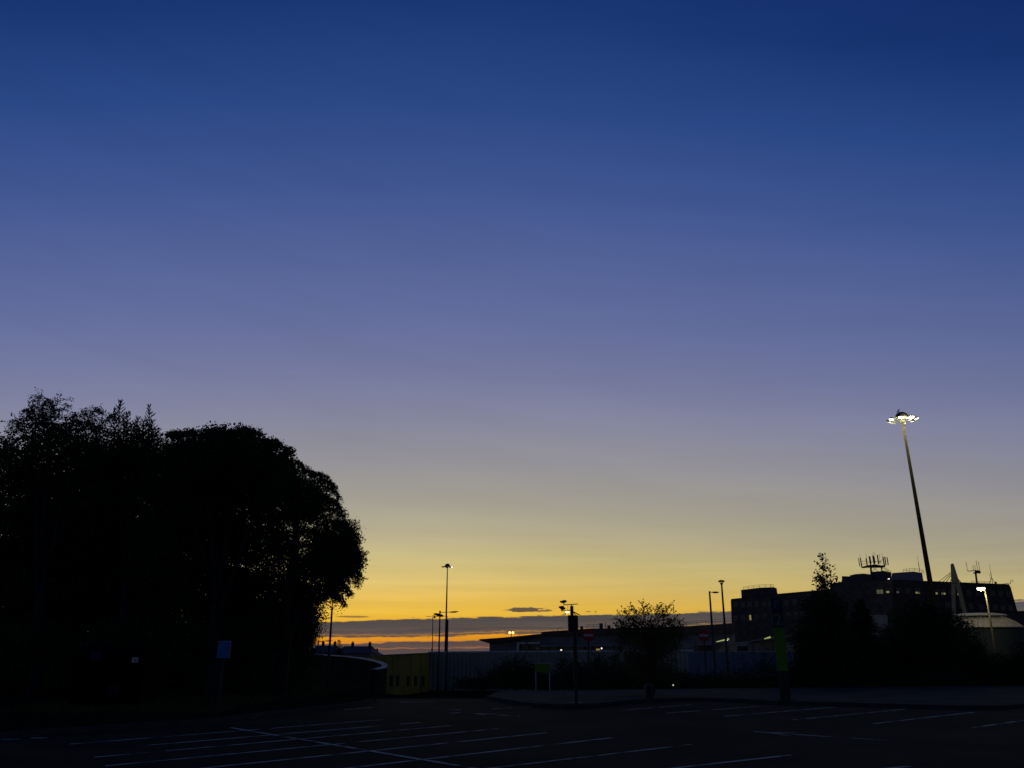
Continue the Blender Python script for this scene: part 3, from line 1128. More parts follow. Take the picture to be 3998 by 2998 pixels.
# ---- A-shaped pylon with stay cables
def build_pylon():
    Y = 125
    b = at(3745, 2500, Y)
    r = thing('a_frame_pylon', 'tall grey A shaped concrete pylon with stay cables beside the mast', 'pylon', (b.x, Y, tz(b.x, Y)))
    gy = groundY(3740, Y)
    solid([(3711, 2203), (3719, 2199), (3724, 2202), (3745, 2270), (3728, 2276), (3714, 2276)], Y, 1.0, 'head', M_CONC, r)
    solid([(3714, 2275.5), (3729, 2275.5), (3738, gy), (3722, gy)], Y + .1, .8, 'leg', M_CONC, r)
    solid([(3729.5, 2275.5), (3745, 2269.5), (3775, 2385), (3813, gy), (3799, gy), (3758, 2385)], Y + .1, .8, 'leg', M_CONC, r)
    for (x0, y0), (x1, y1) in (((3712, 2235), (3664, 2272)), ((3712, 2241), (3678, 2275)), ((3712, 2248), (3692, 2276)), ((3713, 2262), (3708, 2280)),
                               ((3733, 2250), (3756, 2278)), ((3736, 2253), (3765, 2296))):
        MB().tube([at(x0, y0, Y + .5), at(x1, y1, Y + 9), at(x1 + (x1 - x0) * .55, y1 + (y1 - y0) * .55, Y + 14)], .045, 5).build('stay_cable', M_STEEL, r)


build_pylon()


M_COPE = mat('pale_coping', (.42, .42, .40), .7, .35, 1.2)


# ---- curved ramp wall with pale coping stones
def build_ramp_wall():
    pts = [(1190, 2553, 80), (1228, 2556, 74), (1290, 2560, 68), (1360, 2566, 62), (1420, 2573.5, 57), (1462, 2582, 54), (1488, 2590, 51.8),
           (1500, 2597, 50.2), (1503, 2602, 49.2), (1497, 2607.5, 48.2), (1475, 2613, 46.8), (1455, 2615.5, 46.2)]
    P = [at(*p) for p in pts]
    # smooth the run
    Q = []
    for i in range(len(P) - 1):
        p0, p1, p2, p3 = P[max(i - 1, 0)], P[i], P[i + 1], P[min(i + 2, len(P) - 1)]
        for j in range(5):
            t = j / 5
            Q.append(0.5 * ((2 * p1) + (p2 - p0) * t + (2 * p0 - 5 * p1 + 4 * p2 - p3) * t * t + (3 * p1 - p0 - 3 * p2 + p3) * t ** 3))
    Q.append(P[-1])
    b = P[8]
    r = thing('curved_ramp_wall', 'curved dark ramp wall with pale coping sweeping round beside the yellow building', 'wall', (b.x, b.y, tz(b.x, b.y)))
    N = []
    for i in range(len(Q)):
        d = (Q[min(i + 1, len(Q) - 1)] - Q[max(i - 1, 0)])
        d.z = 0
        d.normalize()
        N.append(Vector((-d.y, d.x, 0)))
    mb = MB()
    for i in range(len(Q) - 1):
        a, c = Q[i], Q[i + 1]
        na, nc = N[i] * .12, N[i + 1] * .12
        za, zc = tz(a.x, a.y) - .4, tz(c.x, c.y) - .4
        A0, A1 = a + na, a - na
        C0, C1 = c + nc, c - nc
        mb.quad(Vector((A0.x, A0.y, za)), Vector((C0.x, C0.y, zc)), C0, A0)
        mb.quad(Vector((A1.x, A1.y, za)), Vector((C1.x, C1.y, zc)), C1, A1)
        mb.quad(A0, C0, C1, A1)
    e = Q[-1]
    ne = N[-1] * .12
    mb.quad(e + ne, e - ne, Vector(((e - ne).x, (e - ne).y, -1)), Vector(((e + ne).x, (e + ne).y, -1)))
    mb.build('wall_face', M_DARK if False else mat('dark_stained_concrete', (0.028, 0.03, 0.026), .95, .3, 1.0, bump=.4, bscale=6, spec=.0), r)
    for i in range(len(Q) - 1):
        a, c = Q[i], Q[i + 1].lerp(Q[i], 0.03)
        na, nc = N[i] * .15, N[i + 1] * .15
        up = Vector((0, 0, .005))
        MB().prism([a + na + up, c + nc + up, c - nc + up, a - na + up], (0, 0, .055 + random.uniform(0, .008))).build('coping_stone', M_COPE, r)


build_ramp_wall()


# ---- far houses
def house(label, x0, x1, ye, yr, Y, hip, gable_right):
    b = at((x0 + x1) / 2, 2560, Y)
    r = thing('house', label, 'house', (b.x, Y, tz(b.x, Y)), 'far houses beyond the ramp')
    gy = groundY((x0 + x1) / 2, Y)
    A, B = at(x0, ye, Y), at(x1, ye, Y)
    zb = tz(b.x, Y) - .3
    ze = A.z
    zr = at(x0, yr, Y + 4).z
    MB().box(((A.x + B.x) / 2, Y + 4, (zb + ze) / 2), (B.x - A.x, 8, ze - zb)).build('wall', M_CONC, r)
    i0 = A.x + (B.x - A.x) * hip
    i1 = B.x - (B.x - A.x) * gable_right
    mb = MB()
    o = .35
    e = [Vector((A.x - o, Y - o, ze)), Vector((B.x + o, Y - o, ze)), Vector((B.x + o, Y + 8 + o, ze)), Vector((A.x - o, Y + 8 + o, ze))]
    r0, r1 = Vector((i0, Y + 4, zr)), Vector((i1, Y + 4, zr))
    mb.quad(e[0], e[1], r1, r0).quad(e[2], e[3], r0, r1).quad(e[1], e[2], r1).quad(e[3], e[0], r0).quad(e[3], e[2], e[1], e[0])
    mb.build('roof', M_ROOFT, r)
    for t in (.3, .92):
        cx = i0 + (i1 - i0) * t
        MB().box((cx, Y + 4, zr + .25), (.45, .45, .7)).box((cx, Y + 4, zr + .7), (.2, .2, .2)).build('chimney', M_BRICK, r)
    return r


house('grey house with a pitched slate roof behind the thin pole', 1205, 1305, 2548, 2520, 150, .12, .12)
house('wider far house with long level ridge and steep right hand hip', 1322, 1446, 2550, 2522.5, 145, .02, .08)
house('smallest far house with low roof beyond the wider one', 1430, 1476, 2558, 2545, 190, .1, .3)

# ================================================================== lamps and masts
M_SHAFT = mat('weathered_mast_steel', (.030, .029, .020), .9, .2, 1.5, spec=.02)


def lamp_light(name, loc, watts, col, radius, parent):
    li = bpy.data.lights.new(name, 'POINT')
    li.energy = watts
    li.color = col
    li.shadow_soft_size = radius
    o = bpy.data.objects.new(name, li)
    COL.objects.link(o)
    o.parent = parent
    o.location = Vector(loc) - ORG[parent]
    return o


def high_mast(label, px, py_top, Y, lit, r0, group, shine=True, lean=0.0):
    top = at(px, py_top, Y)
    z0 = tz(top.x, Y)
    r = thing('floodlight_mast', label, 'light mast', (top.x, Y, z0), group)
    zt = top.z
    c = Vector((top.x, Y, 0))
    b0 = Vector((top.x + lean, Y, z0))
    MB().lathe(b0, [(r0 * 1.9, 0), (r0 * 1.9, .05), (r0 * 1.02, .06)], 14).build('base_flange', M_STEEL, r)
    MB().tube([b0 + Vector((0, 0, .03)), b0.lerp(Vector((top.x, Y, zt - .3)), .5), Vector((top.x, Y, zt - .3))], [r0, r0 * .68, r0 * .36], 14).build('shaft', M_SHAFT, r, smooth=True)
    MB().lathe((top.x, Y, zt - .45), [(.30, 0), (.30, .30), (.2, .34)], 12).build('collar', M_STEEL, r)
    # domed winch cover
    MB().lathe((top.x, Y, zt), [(.78, .12), (.86, .22), (.80, .48), (.60, .76), (.34, .92), (.05, .98)], 18).build('dome_cap', M_DARK, r, smooth=True)
    R = 1.72
    ring = MB()
    N = 28
    ring.tube([Vector((top.x + 1.15 * math.cos(2 * math.pi * i / N), Y + 1.15 * math.sin(2 * math.pi * i / N), zt - .02)) for i in range(N + 1)], .06, 6)
    ring.build('carrier_ring', M_DARK, r)
    n = len(lit)
    for i in range(n):
        t = 2 * math.pi * (i + .35) / n
        d = Vector((math.cos(t), math.sin(t), 0))
        s = Vector((-d.y, d.x, 0))
        ctr = Vector((top.x, Y, zt - .16)) + d * R
        MB().tube([Vector((top.x, Y, zt + .02)) + d * .2, ctr + Vector((0, 0, .12))], .035, 5).build('arm', M_DARK, r)
        # tilted floodlight housing, hollow side down and out
        up = Vector((0, 0, 1))
        nrm = (d * .35 - up).normalized()
        side = s
        fwd = side.cross(nrm).normalized()
        mb = MB()
        ringp = []
        for h, sc in ((-.26, .35), (-.16, .75), (0.0, 1.0), (.03, 1.0)):
            ringp.append([ctr + nrm * h + side * (math.cos(2 * math.pi * j / 12) * .36 * sc) + fwd * (math.sin(2 * math.pi * j / 12) * .30 * sc) for j in range(12)])
        k0 = len(mb.v)
        for rr in ringp:
            mb.v += rr
        for q in range(3):
            for j in range(12):
                a, b = k0 + q * 12 + j, k0 + q * 12 + (j + 1) % 12
                mb.f.append((a, b, b + 12, a + 12))
        mb.f.append(tuple(k0 + j for j in range(11, -1, -1)))
        h = mb.build('flood_head', M_DARK, r)
        lens = MB()
        lens.quad(*[ctr + nrm * .034 + side * (math.cos(2 * math.pi * j / 12) * .345) + fwd * (math.sin(2 * math.pi * j / 12) * .285) for j in range(12)])
        lens.build('lens', M_LAMP if lit[i] else M_GLASS, h)
    for i in range(3 if shine else 0):
        t = 2 * math.pi * (i + .2) / 3
        lamp_light('flood_light', Vector((top.x + 1.5 * math.cos(t), Y + 1.5 * math.sin(t), zt - .5)), 900, (1.0, 0.88, 0.42), .25, r)
    return r, Vector((top.x, Y, zt))


mast_r, mast_top = high_mast('tall lit floodlight mast with a ring of bright lamps, on the right', 3522, 1636, 105, [1, 1, 1, 0, 1, 1, 1, 1], .40, 'high floodlight masts', True, .6)
high_mast('distant floodlight mast with domed cap standing behind the corrugated shed', 1747, 2212, 270, [1, 0, 0, 0, 0, 0, 0, 1], .40, 'high floodlight masts', False)


def column(name, label, px, base_y, top_y, Y, r0, r1, top_px=None, cat='lamppost', deep=True):
    """plain lamp column; returns root and its top"""
    top = at(top_px or px, top_y, Y)
    z0 = tz(top.x, Y) - .05
    r = thing(name, label, cat, (top.x, Y, z0), 'unlit lampposts')
    h = top.z - z0
    MB().lathe((top.x, Y, z0), [(r0 * 1.3, 0), (r0 * 1.3, 1.1), (r0, 1.2), (r1, h)], 10).build('shaft', M_STEEL, r, smooth=True)
    return r, top


def lantern(r, p0, p1, w, h, name='lantern', m=None, lens=M_GLASS):
    """flat tapering street lantern between two points"""
    p0, p1 = Vector(p0), Vector(p1)
    d = p1 - p0
    L = d.length
    pts = [p0 + d * t for t in (0, .12, .4, .75, 1)]
    rr = [.35, .8, 1.0, .8, .25]
    mb = MB()
    k0 = len(mb.v)
    for p, s in zip(pts, rr):
        for j in range(8):
            t = 2 * math.pi * j / 8
            mb.v.append(p + Vector((0, math.cos(t) * w / 2 * s, math.sin(t) * h / 2 * s)))
    for q in range(4):
        for j in range(8):
            a, b = k0 + q * 8 + j, k0 + q * 8 + (j + 1) % 8
            mb.f.append((a, b, b + 8, a + 8))
    mb.f.append(tuple(k0 + j for j in range(8)))
    mb.f.append(tuple(k0 + 32 + j for j in range(8)))
    o = mb.build(name, m or M_DARK, r, smooth=True)
    c = p0.lerp(p1, .5)
    MB().box(c + Vector((0, 0, -h * .47)), (L * .5, w * .6, h * .16)).build('lens', lens, o)
    return o


# two columns by the shed with arms turned towards each other, plus a thin camera pole
r, t = column('lamppost', 'unlit lamppost with a flat lantern on a long arm to the right, before the shed', 1718, 2690, 2386, 93, .11, .065)
MB().tube([t + Vector((0, 0, -.15)), at(1755, 2389.5, 93)], .03, 6).build('arm', M_STEEL, r)
MB().lathe(t, [(.075, -.25), (.09, -.2), (.09, .02), (.03, .06)], 8).build('cap', M_DARK, r)
lantern(r, at(1755, 2390, 93), at(1791, 2387.5, 93), .3, .16)
r, t = column('lamppost', 'unlit lamppost with a bulky oval lantern on its left, in line with the distant mast', 1748, 2700, 2420, 96, .13, .09)
MB().tube([t + Vector((0, 0, -.05)), t + Vector((0, 0, .35)), at(1730, 2404, 96)], .035, 6).build('arm', M_STEEL, r)
lantern(r, at(1731, 2405, 96), at(1693, 2396, 96), .5, .34)

b = at(1690, 2540, 116)
r = thing('camera_pole', 'thin hooked pole with a small dome camera beside the two lampposts', 'camera pole', (b.x, 116, tz(b.x, 116)))
MB().tube([(b.x, 116, tz(b.x, 116) - .1), at(1690, 2407, 116), at(1691, 2402, 116), at(1695, 2400.5, 116), at(1697, 2404, 116)], [.07, .05, .045, .04, .04], 8).build('pole', M_STEEL, r)
MB().lathe(at(1697, 2409, 116), [(.03, -.17), (.13, -.10), (.15, .02), (.13, .12), (.04, .2)], 10).build('dome_camera', M_DARK, r, smooth=True)
MB().tube([at(1690, 2536, 116), at(1684, 2536, 116)], [.12, .18], 8).build('lower_camera', M_DARK, r)

# pole rising into the leaves on the left, with a further lamp behind it
r, t = column('lamppost', 'tall thin pole rising into the overhanging leaves at the edge of the big tree', 1297, 2705, 2372, 41, .062, .042)
MB().tube([t + Vector((0, 0, -.05)), t + Vector((0, 0, .25)), t + Vector((-.35, 0, .32))], .03, 6).build('arm', M_STEEL, r)
lantern(r, t + Vector((-.35, 0, .32)), t + Vector((-.9, 0, .36)), .2, .12)
r, t = column('lamppost', 'slender unlit street lamp with short arm, against the sunset next to the big tree', 1243, 2560, 2502, 104, .09, .07)
MB().tube([t + Vector((0, 0, -.1)), at(1272, 2502, 104)], .045, 6).build('arm', M_STEEL, r)
lantern(r, at(1272, 2502.5, 104), at(1298, 2501, 104), .3, .14)

# the pair in front of the hoarding
r, t = column('lamppost', 'unlit lamppost with flat lantern on a short arm, left of the hoarding pair', 2770, 2630, 2308, 86, .15, .085)
MB().tube([t + Vector((0, 0, -.1)), at(2782, 2312, 86)], .035, 6).build('arm', M_STEEL, r)
lantern(r, at(2780, 2312.5, 86), at(2808, 2312, 86), .32, .17)
r, t = column('lamppost', 'taller lamppost with a flat mushroom head, right of the hoarding pair', 2817, 2640, 2276, 88, .15, .085)
MB().lathe(t, [(.09, -.2), (.16, -.05), (.10, .0), (.04, .05)], 10).build('neck', M_STEEL, r)
MB().lathe(t + Vector((0, 0, .10)), [(.20, .0), (.33, .02), (.36, .08), (.26, .17), (.06, .21)], 18).build('mushroom_head', M_DARK, r, smooth=True)
for i in range(4):
    a = math.pi / 2 * i + .4
    MB().tube([t + Vector((.12 * math.cos(a), .12 * math.sin(a), -.06)), t + Vector((.27 * math.cos(a), .27 * math.sin(a), .12))], .02, 4).build('stay', M_STEEL, r)


# the lit street lamp on the right
def lit_lamp():
    Y = 90
    top = at(3846, 2303, Y)
    z0 = tz(top.x, Y) - .05
    r = thing('lit_street_lamp', 'lit yellow street lamp above the pavilion roof', 'street lamp', (top.x, Y, z0))
    MB().lathe((top.x, Y, z0), [(.17, 0), (.17, 1.2), (.13, 1.3), (.08, top.z - z0)], 10).build('shaft', mat('olive_painted_steel', (.03, .028, .015), .7, .15), r, smooth=True)
    MB().tube([top + Vector((0, 0, -.1)), top + Vector((-.12, 0, .1)), at(3840, 2297, Y)], .05, 6).build('arm', M_STEEL, r)
    a, b = at(3845, 2294.5, Y), at(3814, 2294.5, Y)
    d = b - a
    h = MB()
    k0 = len(h.v)
    for t_, s in ((0, .4), (.15, .9), (.5, 1.0), (.85, .85), (1, .35)):
        for j in range(8):
            q = math.pi * j / 7
            h.v.append(a + d * t_ + Vector((0, math.cos(q) * .24 * s, math.sin(q) * .16 * s)))
    for q in range(4):
        for j in range(7):
            i = k0 + q * 8 + j
            h.f.append((i, i + 1, i + 9, i + 8))
    ho = h.build('lantern_hood', M_DARK, r)
    MB().lathe(a.lerp(b, .5) + Vector((0, 0, -.14)), [(.10, -.14), (.34, -.08), (.43, .06), (.36, .14)], 14).build('lit_bowl', M_LAMP2, ho)
    lamp_light('lantern_light', a.lerp(b, .6) + Vector((0, 0, -.5)), 520, (1.0, 0.85, 0.42), .2, r)


lit_lamp()

# far twin-globe lamp above the low wing's roof
b = at(1996, 2490, 185)
r = thing('twin_globe_lamp', 'distant lamp with two glowing globes above the sloped roof', 'street lamp', (b.x, 185, tz(b.x, 185)))
tp = at(1996, 2475, 185)
MB().tube([(b.x, 185, tz(b.x, 185)), tp], .09, 6).build('pole', M_STEEL, r)
MB().tube([at(1990, 2472, 185), tp, at(2002, 2472, 185)], .05, 5).build('crossarm', M_STEEL, r)
for x in (1990, 2002.5):
    MB().lathe(at(x, 2470, 185), [(.04, -.30), (.22, -.18), (.29, 0), (.22, .18), (.04, .30)], 10).build('globe', M_GLOBE, r, smooth=True)

# small lamps showing along the coping of the shed and one low among the shrubs
for lab, px, py, Y, m, s in (('small lit lamp on the shed coping below the camera post', 2191, 2540, 99, M_SPOT, 1.1),
                             ('small lit lamp on the shed coping right of the first no entry sign', 2349, 2532, 99, M_SPOT, .9)):
    p = at(px, py, Y)
    r = thing('bulkhead_lamp', lab, 'lamp', tuple(p - Vector((0, 0, .25))), 'small lit lamps')
    MB().tube([p - Vector((0, 0, .32)), p - Vector((0, 0, .02))], .03, 6).build('stem', M_DARK, r)
    MB().lathe(p, [(.02, -.08 * s), (.08 * s, -.06 * s), (.09 * s, .09 * s), (.02, .13 * s)], 8).build('bulb', m, r)
for px, lab in ((2331, 'faint amber lamp on the shed coping, the farther one from the small lit lamp'), (2339, 'faint amber lamp on the shed coping right beside the small lit lamp')):
    p = at(px, 2536, 99.4)
    r = thing('dim_lamp', lab, 'lamp', tuple(p - Vector((0, 0, .25))), 'faint amber lamps')
    MB().tube([p - Vector((0, 0, .3)), p - Vector((0, 0, .05))], .03, 6).build('stem', M_DARK, r)
    MB().box(p, (.16, .1, .2)).build('bulb', M_DIM, r)
p = at(2628, 2676, 45.2)
r = thing('marker_light', 'tiny white marker light low among the shrubs right of the young tree', 'lamp', (p.x, p.y, tz(p.x, p.y) - .03))
MB().tube([(p.x, p.y, -.05), p - Vector((0, 0, .03))], .025, 6).build('stake', M_DARK, r)
MB().lathe(p, [(.008, -.04), (.032, -.02), (.032, .02), (.008, .045)], 8).build('bulb', M_SPOT, r)


# ================================================================== roof aerials
def antenna_cluster():
    Y = 196
    b = at(3405, 2240, Y)
    r = thing('antenna_cluster', 'cluster of upright panel antennas on a steel platform on the brick block roof', 'antenna', tuple(b))
    P = lambda x, y, dy=0: at(x, y, Y + dy)
    for x0, x1, xt, y0, y1 in ((3393, 3402, 3396, 2256, 2213), (3436, 3441, 3437, 2232, 2210)):
        solid([(x0 + 6, y0), (x1 + 4, y0), (xt + 8, y1), (xt, y1)], Y, .5, 'leg', M_DARK, r)
    solid([(3362, 2213), (3368, 2216), (3384, 2214), (3440, 2214), (3456, 2211), (3456, 2206), (3440, 2207), (3418, 2203), (3392, 2206), (3366, 2212)], Y, 1.6, 'platform', M_DARK, r)
    for x, yt, yb, w, dy in ((3350, 2178, 2211, 3.2, 0), (3357, 2178, 2213, 4.5, .8), (3379, 2179, 2212, 5, 0), (3391, 2171, 2206, 5.5, .6), (3395, 2172, 2200, 3, 1.4), (3405, 2168, 2203, 6, .4),
                             (3411, 2172, 2200, 3, 1.2), (3423, 2166, 2203, 5, .7), (3445, 2174, 2208, 5, .1), (3452, 2173, 2207, 4.5, .9), (3461, 2175, 2206, 4, .3)):
        ld = 5
        solid([(x + ld, yb), (x + ld + w, yb - 1), (x + w, yt), (x, yt)], Y + dy, .3, 'panel_antenna', M_DARK if w > 3.5 else M_RUST, r)
    for x, y0, y1 in ((3357, 2180, 2165), (3381, 2180, 2161), (3408, 2170, 2157), (3415, 2170, 2155), (3434, 2205, 2161), (3443, 2176, 2160)):
        MB().tube([P(x + 2, y0), P(x, y1)], .035, 4).build('whip', M_DARK, r)
    for (x0, y0), (x1, y1) in (((3360, 2192), (3380, 2190)), ((3362, 2202), (3380, 2201)), ((3384, 2195), (3440, 2190)), ((3425, 2185), (3446, 2200)), ((3446, 2183), (3430, 2200)),
                               ((3403, 2232), (3424, 2216)), ((3408, 2216), (3430, 2232)), ((3450, 2213), (3480, 2232)), ((3444, 2214), (3470, 2232)), ((3440, 2228), (3470, 2230))):
        MB().tube([P(x0, y0, .6), P(x1, y1, .6)], .05, 4).build('brace', M_DARK, r)


antenna_cluster()


def dipole_mast():
    Y = 196
    b = at(3817, 2279, Y)
    r = thing('dipole_mast', 'short rooftop mast with a crossarm of upright dipole aerials', 'antenna', tuple(b))
    P = lambda x, y: at(x, y, Y)
    solid([(3811, 2281), (3819, 2281), (3813, 2236), (3805, 2236)], Y, .5, 'post', M_DARK, r)
    MB().tube([P(3779, 2230), P(3803, 2227.5), P(3827, 2229)], .09, 5).build('crossarm', M_DARK, r)
    MB().tube([P(3801, 2237), P(3827, 2235)], .16, 6).build('lower_arm', M_DARK, r)
    solid([(3806, 2237), (3820, 2234), (3822, 2226), (3804, 2226)], Y - .1, .3, 'bracket', M_DARK, r)
    MB().lathe(P(3823, 2234), [(.05, -.32), (.30, -.2), (.34, .05), (.2, .28), (.04, .34)], 10).build('drum', M_DARK, r)
    for x0, y0, x1, y1 in ((3779, 2231, 3771, 2192), (3802, 2227, 3798, 2207), (3809, 2226, 3806, 2206), (3818, 2226, 3811, 2188), (3827, 2230, 3820, 2192)):
        MB().tube([P(x0, y0), P(x0 + (x1 - x0) * .5 - .7, (y0 + y1) / 2), P(x1, y1)], .055, 4).build('dipole', M_DARK, r)


dipole_mast()
for lab, base, tip, Y, sub in (('thin whip aerial on the pale rooftop plant room', (3591, 2232), (3567, 2173), 190, False),
                               ('whip aerial on a small tripod at the right end of the brick roof', (3876, 2279), (3862, 2203), 201, True)):
    bb, tt = at(*base, Y), at(*tip, Y)
    # aerials stand upright in the place; keep them vertical above their foot
    r = thing('whip_aerial', lab, 'antenna', tuple(bb), 'whip aerials')
    MB().tube([bb, Vector((bb.x, bb.y, bb.z + (tt.z - bb.z) * .6))], .07, 5).build('lower_rod', M_DARK, r)
    MB().tube([Vector((bb.x, bb.y, bb.z + (tt.z - bb.z) * .6)), Vector((bb.x, bb.y, tt.z))], .035, 4).build('upper_rod', M_DARK, r)
    if sub:
        for dx in (-.8, .7):
            MB().tube([bb + Vector((dx, .2, 0)), bb + Vector((0, 0, 1.5))], .05, 4).build('strut', M_DARK, r)
        MB().tube([bb + Vector((-.35, 0, .2)), bb + Vector((-.35, 0, 2.4))], .04, 4).build('side_rod', M_DARK, r)
        MB().box(bb + Vector((.75, 0, .25)), (.35, .3, .5)).build('cabinet', M_DARK, r)


# ================================================================== signs and posts
def blue_sign():
    base = onz(858, 2816)
    Y = base.y
    tl, tr, br, bl = at(853, 2502, Y), at(902, 2502.5, Y), at(897, 2569, Y), at(848, 2569.5, Y)
    r = thing('blue_sign', 'plain blue rectangular sign on a thin post by the left kerb', 'sign', (base.x, Y, .11))
    cx = (tl.x + br.x) / 2
    MB().tube([(cx - .02, Y + .06, .05), (cx + .0, Y + .06, tl.z - .08)], .035, 8).build('post', M_STEEL, r)
    w, h = (tr.x - tl.x), tl.z - bl.z
    c = Vector((cx, Y, (tl.z + bl.z) / 2))
    MB().box(c, (w, .02, h)).build('plate', mat('pale_sign_edge', (.45, .5, .55), .5), r, bevel=.004)
    MB().box(c + Vector((0, -.012, 0)), (w - .025, .006, h - .025)).build('face', M_BLUE, r)
    for dz in (-.18, .18):
        MB().box(c + Vector((0, .05, dz)), (.12, .05, .04)).build('clamp', M_STEEL, r)


blue_sign()


def no_entry(label, px, py, rad_px, base_y, Y):
    c = at(px, py, Y)
    R = rad_px * mpp(px, py, Y)
    z0 = tz(c.x, Y) - .05
    r = thing('no_entry_sign', label, 'road sign', (c.x, Y, z0), 'no entry signs')
    MB().tube([(c.x, Y + .06, z0), (c.x, Y + .06, c.z + R * .6)], .04, 8).build('post', M_STEEL, r)

    def disc(rr, y0, th, seg=32):
        return MB().prism([Vector((c.x + rr * math.cos(2 * math.pi * i / seg), Y + y0, c.z + rr * math.sin(2 * math.pi * i / seg))) for i in range(seg)], (0, th, 0))
    disc(R, -.01, .02).build('backing_plate', M_STEEL, r)
    f = disc(R * .985, -.016, .005).build('red_disc', M_RED, r)
    MB().box((c.x, Y - .02, c.z), (R * 1.55, .006, R * .40)).build('white_bar', M_WHITE, f)
    MB().box((c.x, Y + .035, c.z + R * .3), (.12, .05, .04)).build('clamp', M_STEEL, r)


no_entry('no entry sign standing just right of the camera post', 2297, 2480, 23, 2700, 46)
no_entry('no entry sign standing in front of the hoarding by the lampposts', 2748, 2480.5, 22.5, 2640, 47)


def green_board():
    Y = 44.0
    r0 = at(2118, 2690, Y)
    r = thing('green_board', 'small lime green notice board on two pale legs among the shrubs', 'sign', (r0.x, Y, -.05))
    tl, tr = at(2087, 2591, Y), at(2149, 2589, Y)
    zb = at(2087, 2624, Y).z
    c = Vector(((tl.x + tr.x) / 2, Y, (tl.z + zb) / 2))
    MB().box(c, (tr.x - tl.x, .03, tl.z - zb)).build('board', M_GREEN2, r, bevel=.004)
    MB().box(Vector((c.x, Y - .002, tl.z + .012)), (tr.x - tl.x + .02, .05, .022)).build('top_edge', M_WHITE, r)
    for x in (tl.x + .06, tr.x - .05):
        MB().box((x, Y + .05, (tl.z - .1) / 2 - .05), (.055, .055, tl.z)).build('leg', M_WHITE, r)


green_board()


def totem():
    base = onz(3068, 2733, .115)
    Y = base.y
    x = base.x
    z0 = .115
    w = 40 * mpp(3066, 2600, Y)
    zt = at(3040, 2332, Y).z
    zP = at(3040, 2390, Y).z
    z2 = at(3046, 2452, Y).z
    zg = at(3060, 2622, Y).z
    r = thing('parking_totem', 'tall narrow parking totem with lime green panel, a P and the number 2', 'totem sign', (x, Y, z0))
    d = .16
    rz = -math.atan2(x, Y)
    MB().box((x, Y, (z0 + zg) / 2), (w * .98, d, zg - z0 - .03), rz).build('base_section', M_DARK, r, bevel=.01)
    MB().box((x, Y, zg - .003), (w * .9, d * .9, .05), rz).build('silver_joint', M_STEEL, r)
    MB().box((x, Y, (zg + .03 + z2) / 2), (w, d, z2 - zg - .03), rz).build('green_panel', M_GREEN, r, bevel=.008)
    t = MB().box((x, Y, (z2 + zP) / 2 + .002), (w, d, zP - z2 - .004), rz).build('number_panel', M_TEAL, r, bevel=.008)
    p = MB().box((x, Y, (zP + zt) / 2 + .002), (w * 1.08, d * 1.02, zt - zP - .004), rz).build('letter_panel', M_NAVY, r, bevel=.008)
    R = Matrix.Rotation(math.pi / 2, 4, 'X')
    T = Matrix.Translation((x, Y, 0)) @ Matrix.Rotation(rz, 4, 'Z')
    M_PALEINK = mat('pale_ink', (.15, .19, .18), .6, 0)
    glyph('2', .60, 'number', M_PALEINK, t, T @ Matrix.Translation((0, -d / 2 - .007, (z2 + zP) / 2)) @ R)
    glyph('P', .40, 'letter', M_PALEINK, p, T @ Matrix.Translation((-.02, -d * .51 - .007, (zP + zt) / 2)) @ R)
    MB().box((x, Y, z0 + .012), (w * 1.35, d * 2.2, .024), rz).build('base_plate', M_STEEL, r)
    for s in (-1, 1):
        for q in (-1, 1):
            MB().lathe((x + s * w * .6, Y + q * d * .8, z0 + .024), [(.018, 0), (.018, .025)], 6).build('bolt', M_STEEL, r)


totem()


